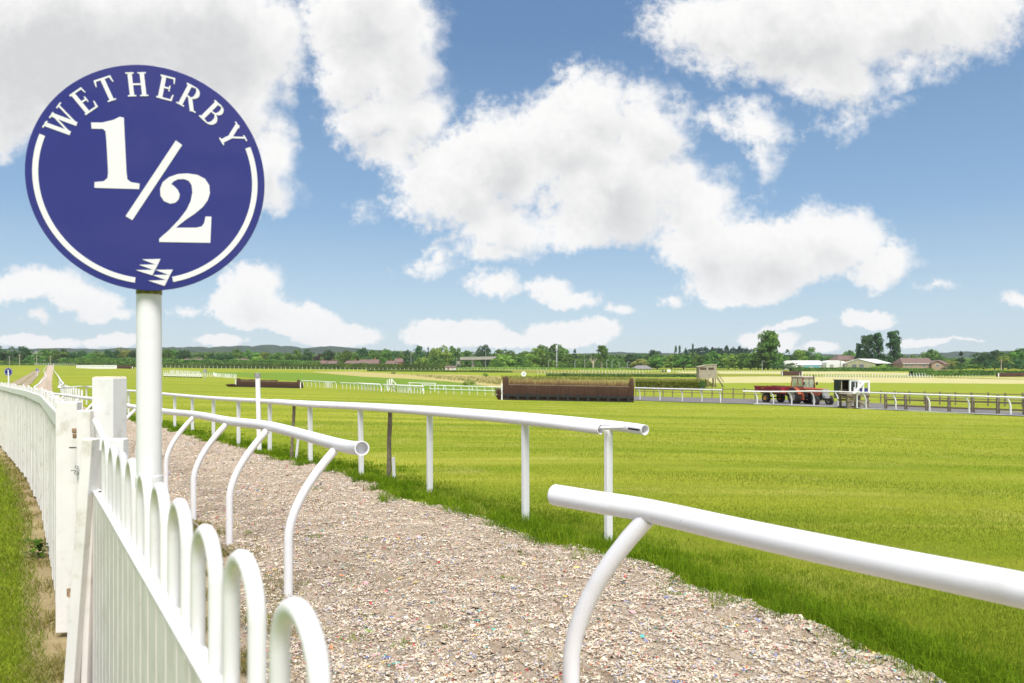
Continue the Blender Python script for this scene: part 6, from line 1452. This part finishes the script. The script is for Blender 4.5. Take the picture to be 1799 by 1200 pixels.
# ================================================================ buildings
def gable(o, x0, x1, yb, ye, yr, Y, dep, wall, roof, ridge_in=(0., 0.), over=.4, axis='x'):
    """block with a pitched roof seen along its long side; photo x0..x1, base yb, eaves ye, ridge yr"""
    a_, b_ = W(x0, yb, Y), W(x1, yb, Y); e = zat(ye, Y); r_ = zat(yr, Y); zb = min(a_.z, gz(a_.x, Y))-.3
    mb = MB(); mb.box(((a_.x+b_.x)/2, Y+dep/2, (zb+e)/2), (b_.x-a_.x, dep, e-zb)); wl = mb.build('wall', M[wall], o)
    xl, xr = a_.x-over, b_.x+over
    mb = MB()
    if axis == 'x':
        p = [(xl, Y-over, e-.1), (xr, Y-over, e-.1), (xr-ridge_in[1]*mpp(Y), Y+dep/2, r_), (xl+ridge_in[0]*mpp(Y), Y+dep/2, r_), (xl, Y+dep+over, e-.1), (xr, Y+dep+over, e-.1)]
        mb.add(p, [(0, 1, 2, 3), (5, 4, 3, 2), (1, 5, 2), (4, 0, 3), (1, 0, 4, 5)])
    else:
        xm = (xl+xr)/2; p = [(xl, Y-over, e-.1), (xm, Y-over, r_), (xr, Y-over, e-.1), (xl, Y+dep, e-.1), (xm, Y+dep, r_), (xr, Y+dep, e-.1)]
        g = [(a_.x, Y, e), ((a_.x+b_.x)/2, Y, r_-.35), (b_.x, Y, e)]; mw = MB(); mw.add(g+[(x, y+.25, z) for x, y, z in g], [(0, 1, 2)[::-1], (3, 4, 5), (0, 3, 4, 1), (1, 4, 5, 2), (2, 5, 3, 0)]); mw.build('gable_end', M[wall], o)
        mb.add(p+[(x, y, z+.3) for x, y, z in p], [(0, 1, 4, 3)[::-1], (1, 2, 5, 4)[::-1], (6, 7, 10, 9), (7, 8, 11, 10), (0, 6, 9, 3)[::-1], (2, 8, 11, 5), (0, 1, 7, 6), (1, 2, 8, 7), (3, 9, 10, 4), (4, 10, 11, 5)])
    rf = mb.build('roof', M[roof], o); return wl, rf
def window(x0, x1, y0, y1, Y, parent, frame='cladwhite', pane='winglass'):
    f_ = cbox('window', x0, x1, y0, y1, Y, .12, frame, parent, -.1)
    k_ = min(.28*(x1-x0), .35); cbox('pane', x0+k_, (x0+x1)/2-k_*.3, y0+.4, y1-.4, Y, .05, pane, f_, -.13); cbox('pane', (x0+x1)/2+k_*.3, x1-k_, y0+.4, y1-.4, Y, .05, pane, f_, -.13); return f_
# brown-roofed care house on the right
Yh = 395.; q = A(1615, Yh); ch = thing('house', 'long two-storey pale brick house with brown hipped roof at the right', 'house', q)
gable(ch, 1586, 1640, 650, 638.3, 628, Yh, 11, 'brick', 'roof', (6, 0))
gable(ch, 1637, 1656, 650, 638.6, 633.8, Yh-2, 8, 'brick', 'roof', axis='y'); gable(ch, 1652, 1668, 650, 639, 632, Yh+3, 9, 'brick', 'roof', (0, 8))
for x0, x1 in ((1589, 1594.5), (1599, 1604.5), (1610.5, 1614), (1620, 1626), (1630.3, 1636)): window(x0, x1, 640.3, 644.2, Yh, ch)
window(1643.5, 1650, 639.5, 643.8, Yh-2, ch)
mb = MB(); mb.beam(W(1586, 638.4, Yh-.55), W(1637, 638.4, Yh-.55), .1, .3); mb.build('gutter', M['cladwhite'], ch)
# olive shed with two shutters
Ys = 400.; q = A(1522, Ys); od = thing('shed', 'olive-green industrial shed with white roof and two grey shutter doors', 'shed', q)
a_ = W(1485, 650, Ys); b_ = W(1538, 650, Ys); e = zat(638.3, Ys); rg = zat(630.5, Ys); dep = 24
mb = MB(); pf = [(a_.x, e), (a_.x, a_.z-2), (b_.x, a_.z-2), (b_.x, e), (W(1507, 0, Ys).x, rg)]
mb.add([(x, Ys, z) for x, z in pf]+[(x+9, Ys+dep, z) for x, z in pf], [(0, 1, 2, 3, 4), (9, 8, 7, 6, 5), (0, 5, 6, 1), (2, 7, 8, 3)]); mb.build('wall', M['cladolive'], od)
mb = MB(); xm = W(1507, 0, Ys).x
p = [(xm, Ys-.3, rg+.05), (b_.x+.5, Ys-.3, e+.05), (b_.x+22, Ys+dep, e+.05), (xm+22, Ys+dep, rg+.05), (a_.x-.5, Ys-.3, e+.05), (a_.x+9, Ys+dep, e+.05)]
mb.add(p+[(x, y, z+.25) for x, y, z in p], [(0, 1, 2, 3)[::-1], (6, 7, 8, 9), (4, 0, 3, 5)[::-1], (10, 6, 9, 11), (0, 1, 7, 6), (4, 0, 6, 10), (1, 2, 8, 7), (4, 10, 11, 5)]); mb.build('roof', M['cladwhite'], od)
for x0, x1 in ((1497, 1504.5), (1509.8, 1517.5)): cbox('shutter_door', x0, x1, 639.8, 646.5, Ys, .15, 'door', od, -.16)
mb = MB(); mb.box(W(1488, 641, Ys-.1), (.7, .2, .7)); mb.build('vent', M['door'], od)
# long white shed and its neighbour with arched ends
Yl = 420.; q = A(1415, Yl); ls = thing('shed', 'long white industrial shed behind the dark bushes', 'shed', q)
gable(ls, 1392, 1452, 650, 640.5, 632.8, Yl, 16, 'cladwhite', 'cladwhite', (3, 3)); cbox('door_row', 1412, 1440, 641, 645, Yl, .2, 'teal', ls, -.22)
q = A(1385, Yl-8); la = thing('shed', 'white arched-roof shed end at the left of the long white shed', 'shed', q)
def arch(o, x0, x1, yb, ye, yt, Y, dep, mat):
    a_, b_ = W(x0, yb, Y), W(x1, yb, Y); e, t_ = zat(ye, Y), zat(yt, Y); pr = [(a_.x, a_.z-2), (b_.x, a_.z-2), (b_.x, e)]+[((a_.x+b_.x)/2+(b_.x-a_.x)/2*math.cos(t), e+(t_-e)*math.sin(t)) for t in np.linspace(.2, math.pi-.2, 9)]+[(a_.x, e)]
    n = len(pr); mb = MB(); mb.add([(x, Y, z) for x, z in pr]+[(x+4, Y+dep, z) for x, z in pr], [tuple(range(n)), tuple(reversed(range(n, 2*n)))]+[(k_, k_+n, (k_+1) % n+n, (k_+1) % n) for k_ in range(n)]); mb.build('shell', M[mat], o)
arch(la, 1378, 1396, 650, 637.5, 632.8, Yl-8, 14, 'cladwhite'); cbox('door', 1384, 1390, 639, 646, Yl-8, .2, 'greymetal', la, -.25)
q = A(1468, 408); lc = thing('shed', 'pale arched shed next to the olive-green shed', 'shed', q); arch(lc, 1452, 1485, 650, 637, 632.3, 408., 18, 'cladwhite'); cbox('door', 1458, 1464, 640, 646.5, 408., .2, 'greymetal', lc, -.25)
q = A(1492, 470); lh_ = thing('house', 'house with only its brown hipped roof showing above the arched shed', 'house', q); gable(lh_, 1473, 1511, 650, 631.5, 623.8, 470., 14, 'brick', 'roof', (8, 5))
q = A(1432, 365); sk = thing('skip_container', 'small white and teal steel container in front of the long white shed', 'container', q)
cbox('white_half', 1422.5, 1429, 644, 651.5, 365., 3, 'cladwhite', sk); cbox('teal_half', 1429.2, 1440, 643.3, 651.5, 365., 3, 'teal', sk)
# white bungalow by the willow
Yc = 420.; q = A(1129, Yc); bu = thing('bungalow', 'white single-storey bungalow with grey hipped roof beside the willow', 'house', q)
gable(bu, 1115, 1146, 652, 647.2, 641.5, Yc, 12, 'cladwhite', 'roofgrey', (8, 8)); 
for x0 in (1120, 1130, 1139): window(x0, x0+3.5, 647.8, 650, Yc, bu)
q = A(1098, 470); gb = thing('garage', 'low pale flat-roofed building left of the white bungalow', 'building', q); cbox('wall', 1091, 1107, 645.5, 650, 470., 6, 'render', gb); cbox('roof', 1090.5, 1107.5, 644.8, 645.4, 470., 6.6, 'roofgrey', gb, -.3)
# brown-roofed houses behind the clipped hedge
for i, (x0, x1, ye, yr, Y, wl, rf, lb3) in enumerate(((554, 572, 638, 633, 470., 'brickred', 'roof', 'small brown-roofed house left of the copper tree, behind the hedge'), (573, 590, 638.2, 633.3, 472., 'brickred', 'roof', 'brown-roofed house just right of the copper tree'), (606, 630, 638, 633, 470., 'brick', 'roof', 'low house with a tan roof left of the big roof behind the hedge'), (630, 664, 638, 631, 465., 'brickred', 'roof', 'widest brown-roofed house behind the hedge'), (677, 693, 638.5, 633.5, 466., 'brickred', 'roof', 'small pink-walled house right of the widest roof'), (692, 706, 635.5, 629.5, 470., 'brickred', 'roof', 'two-storey red brick house at the right end of the row'))):
    q = A((x0+x1)/2, Y); o = thing('house', lb3, 'house', q); gable(o, x0, x1, 646, ye, yr, Y, 9, wl, rf, (1, 1)); window(x0+4, x0+7, ye+.8, ye+3.2, Y, o)
    mb = MB(); mb.box(W(x1-5, yr-.3, Y+4.5), (.8, .8, 1.6)); mb.build('chimney', M['brickred'], o)
for x0, x1, Y, lb3 in ((318, 352, 470., 'tan roof just showing above the shaggy hedge right of the marker pole'), (410, 432, 472., 'pinkish roof showing above the hedge left of the dark birch fence')):
    q = A((x0+x1)/2, Y); o = thing('house', lb3, 'house', q); gable(o, x0, x1, 646, 632.5, 629.5, Y, 9, 'brick', 'roof', (3, 3))
q = A(791, 392); hu = thing('hut', 'small pink and cream hut with a flat roof at the end of the long hedge', 'hut', q)
gable(hu, 782, 801, 650, 644.3, 642, 392., 6, 'render', 'roof', (1, 1)); cbox('door', 786, 789, 645.2, 648.6, 392., .15, 'brickred', hu, -.16); window(793, 797, 645.2, 647.2, 392., hu)
q = A(62, 540); wb = thing('building', 'small white building among the trees behind the telegraph poles', 'building', q); gable(wb, 57, 67.5, 646, 618.5, 616.5, 540., 8, 'cladwhite', 'roofgrey', (1, 1)); window(59, 62, 619, 620.8, 540., wb)
# concrete road bridge
Yb = 520.; q = A(832, Yb); br = thing('road_bridge', 'concrete road bridge on a pier among the trees', 'bridge', q)
mb = MB(); a_, b_ = W(809, 629.6, Yb), W(872, 628.6, Yb); mb.beam(a_, b_, 9, 2.0); mb.build('deck', M['concrete'], br)
mb = MB(); mb.beam(W(811, 631.9, Yb+2), W(868, 631.0, Yb+2), 6, .9); mb.build('girder', M['door'], br)
mb = MB(); mb.beam(W(809, 627.4, Yb-4.4), W(872, 626.4, Yb-4.4), .12, .5); mb.build('parapet_rail', M['mast'], br)
mb = MB(); p_ = W(832, 633, Yb); mb.box((p_.x, Yb+1, (p_.z+gz(p_.x, Yb))/2), (1.3, 5, p_.z-gz(p_.x, Yb))); mb.build('pier', M['concrete'], br)
mb = MB(); p_ = W(812, 634, Yb); mb.box((p_.x-2, Yb+2, (p_.z+gz(p_.x, Yb))/2), (3, 8, p_.z-gz(p_.x, Yb))); mb.build('abutment', M['concrete'], br)
# masts, lamp posts, telegraph poles
Ym = 500.; q = A(978, Ym); ma = thing('phone_mast', 'pale phone mast with a bulky aerial head in front of the domed trees', 'mast', q)
mb = MB(); mb.tube([q, W(978, 616, Ym)], [.55, .4], 8); mb.build('pole', M['mast'], ma)
mb = MB(); mb.tube([W(978, 616, Ym), W(978, 605.5, Ym)], .75, 8); mb.build('aerial_head', M['cladwhite'], ma)
mb = MB(); mb.tube([W(978, 613, Ym), W(978, 611.5, Ym)], 1.1, 8); mb.build('headframe', M['mast'], ma)
def lamp_post(x_, yt, Y, lab, arm=1.4):
    q = A(x_, Y); o = thing('lamp_post', lab, 'lamp post', q); t_ = W(x_, yt, Y)
    mb = MB(); mb.tube([q, t_], [.16, .10], 6); mb.build('column', M['mast'], o)
    mb = MB(); mb.beam(t_-Vector((.1, 0, 0)), t_+Vector((arm, 0, .1)), .12, .16); mb.build('lantern', M['mast'], o)
for x_, yt, Y, lb3 in ((829.5, 607, 515, 'tall lamp post standing on the concrete bridge, left one'), (853, 611, 516, 'lamp post on the right part of the concrete bridge'), (801.5, 630, 430, 'short lamp post between the little hut and the bridge'), (963.5, 632, 440, 'lamp post left of the phone mast'), (1010, 633, 440, 'bluish lamp post below the dark conifer'), (1066, 633, 440, 'lamp post right of the leafy pollard'), (1075, 634, 445, 'second lamp post right of the leafy pollard'), (1087.5, 637, 450, 'short lamp post left of the white bungalow'), (1102.5, 635, 450, 'lamp post next to the white bungalow roof'), (1027, 632, 440, 'lamp post left of the stubby pollard'), (722, 620, 470, 'thin pale mast among the trees above the houses'), (1339, 634, 380, 'dark thin pole in front of the tallest lone tree')): lamp_post(x_, yt, Y, lb3)
for x_, yt, Y, lb3 in ((34.3, 621.5, 400, 'telegraph pole nearest the two blue mile markers, the tallest'), (64.5, 623.5, 420, 'telegraph pole below the small white building'), (88.7, 624.5, 440, 'telegraph pole right of the gallop end'), (16.5, 624.5, 450, 'thin telegraph pole at the left picture edge'), (1759, 631, 320, 'telegraph pole in the trees at the right edge'), (1476.5, 632, 370, 'thin pole in front of the arched shed'), (73.8, 645, 330, 'short pale post by the far inner rail')):
    q = A(x_, Y); o = thing('telegraph_pole', lb3, 'pole', q); t_ = W(x_, yt, Y); mb = MB(); mb.tube([q, t_], [.24, .18], 7); mb.build('pole', M['tan_timber'], o)
    mb = MB(); mb.beam(t_+Vector((-.9, 0, -.6)), t_+Vector((.9, 0, -.6)), .14, .14); mb.build('cross_arm', M['tan_timber'], o)
# mile markers on the left
def mile(x_, yc, rpx, yb, Y, lab):
    q = A(x_, Y); o = thing('mile_marker', lab, 'sign', q); c_ = W(x_, yc, Y); s_ = mpp(Y); r_ = rpx*s_
    mb = MB(); mb.tube([q+Vector((0, .04, 0)), c_+Vector((0, .04, 0))], r_*.2, 10); mb.build('pole', M['pipe'], o)
    mb = MB(); mb.cyl(c_, r_, .015, 40, axis='Y'); d_ = mb.build('disc', M['sign_blue'], o)
    fr_ = Matrix(((1, 0, 0, c_.x), (0, 0, -1, c_.y-.0078), (0, 1, 0, c_.z), (0, 0, 0, 1)))
    n_ = [(-.09, .42), (.10, .48), (.10, -.30), (.24, -.33), (.24, -.45), (-.24, -.45), (-.24, -.33), (-.10, -.30), (-.10, .27), (-.26, .24), (-.26, .33)]
    decal('numeral', [[(a_*r_*1.15, b_*r_*1.15) for a_, b_ in n_]], d_, fr_, .003)
    N_ = 48; mb = MB()
    for k_ in range(N_):
        if k_ in (11, 12): continue
        a0, a1 = 2*math.pi*k_/N_, 2*math.pi*(k_+1)/N_; m_ = fr_.copy(); m_.translation = fr_.translation+Vector((0, -.0003, 0))
        mb.prism([(r_*.86*math.cos(a0), r_*.86*math.sin(a0)), (r_*.93*math.cos(a0), r_*.93*math.sin(a0)), (r_*.93*math.cos(a1), r_*.93*math.sin(a1)), (r_*.86*math.cos(a1), r_*.86*math.sin(a1))], m_, .003)
    mb.build('ring', M['sign_white'], d_)
mile(14.7, 653, 7.4, 0, 58., 'blue one-mile marker disc behind the board fence, the nearer of the two')
mile(65.4, 649.3, 2.8, 0, 155., 'tiny blue one-mile marker beside the far inner rail')

# ================================================================ hills on the skyline
CR = [(-300, 614), (-60, 613), (0, 612.5), (60, 613), (100, 612.5), (140, 611.5), (200, 614), (260, 611), (285, 609.5), (310, 611), (330, 611), (350, 609), (372, 609.5), (380, 608), (400, 611), (418, 610), (437, 606.5), (455, 609.5), (470, 608), (485, 609.5), (500, 606), (520, 608.5), (535, 611), (560, 612), (590, 608.5), (615, 609), (640, 612), (680, 615), (800, 621), (1000, 622), (1060, 618), (1080, 618), (1100, 619), (1300, 622), (1600, 622), (1660, 618), (1680, 616.5), (1700, 617.5), (1720, 619), (1760, 615.5), (1775, 614.5), (1800, 617), (1900, 615), (2200, 614)]
Yk = 1900.; n = 900; xs = np.linspace(-300, 2200, n); cr = np.interp(xs, [c_[0] for c_ in CR], [c_[1] for c_ in CR])+1.5
rows = []
for t in np.linspace(0, 1, 26):
    Y = Yk+(t-1)*700; X_ = (xs-CX)/F*Yk*(1+.0*t); zc = CAM_Z+(HY-cr)/F*Yk; zb = -8.
    z = zb+(zc-zb)*np.sin(t*math.pi/2)
    nz = np.array([mnoise.fractal(Vector((v_*.016, Y*.016, .3)), 1., 2.1, 5) for v_ in X_]); z = z+nz*4.2*min(1, t*3)
    rows.append(np.stack([X_, np.full(n, Y)+nz*10, z], -1))
rows.append(np.stack([X_, np.full(n, Yk+500), np.full(n, -10.)], -1))
Hh = np.stack(rows); m = len(rows); fi, fj = np.meshgrid(np.arange(m-1), np.arange(n-1), indexing='ij')
hf = np.stack([fi*n+fj, fi*n+fj+1, (fi+1)*n+fj+1, (fi+1)*n+fj], -1).reshape(-1, 4)
tag(mesh_obj('hills', np_mesh('hills', Hh.reshape(-1, 3), hf, None, True), M['hill']), 'blue-green wooded hills low on the skyline', 'hills', kind='structure')
# ================================================================ haze: even pale air round everything
hz = MB(); hz.box((0, 900, 65), (7000, 3800, 150)); hm = bpy.data.materials.new('haze'); hm.use_nodes = True
ht = NT(hm); ht.n.remove(ht.n['Principled BSDF']); pv = ht.n.new('ShaderNodeVolumePrincipled'); pv.inputs['Density'].default_value = .00009; pv.inputs['Color'].default_value = (.80, .88, .97, 1); pv.inputs['Anisotropy'].default_value = 0.
ht.link(pv.outputs[0], ht.n['Material Output'].inputs['Volume'])
USE_HAZE = True
if USE_HAZE: tag(hz.build('haze', hm), 'pale even summer haze over the course', 'haze', kind='stuff')
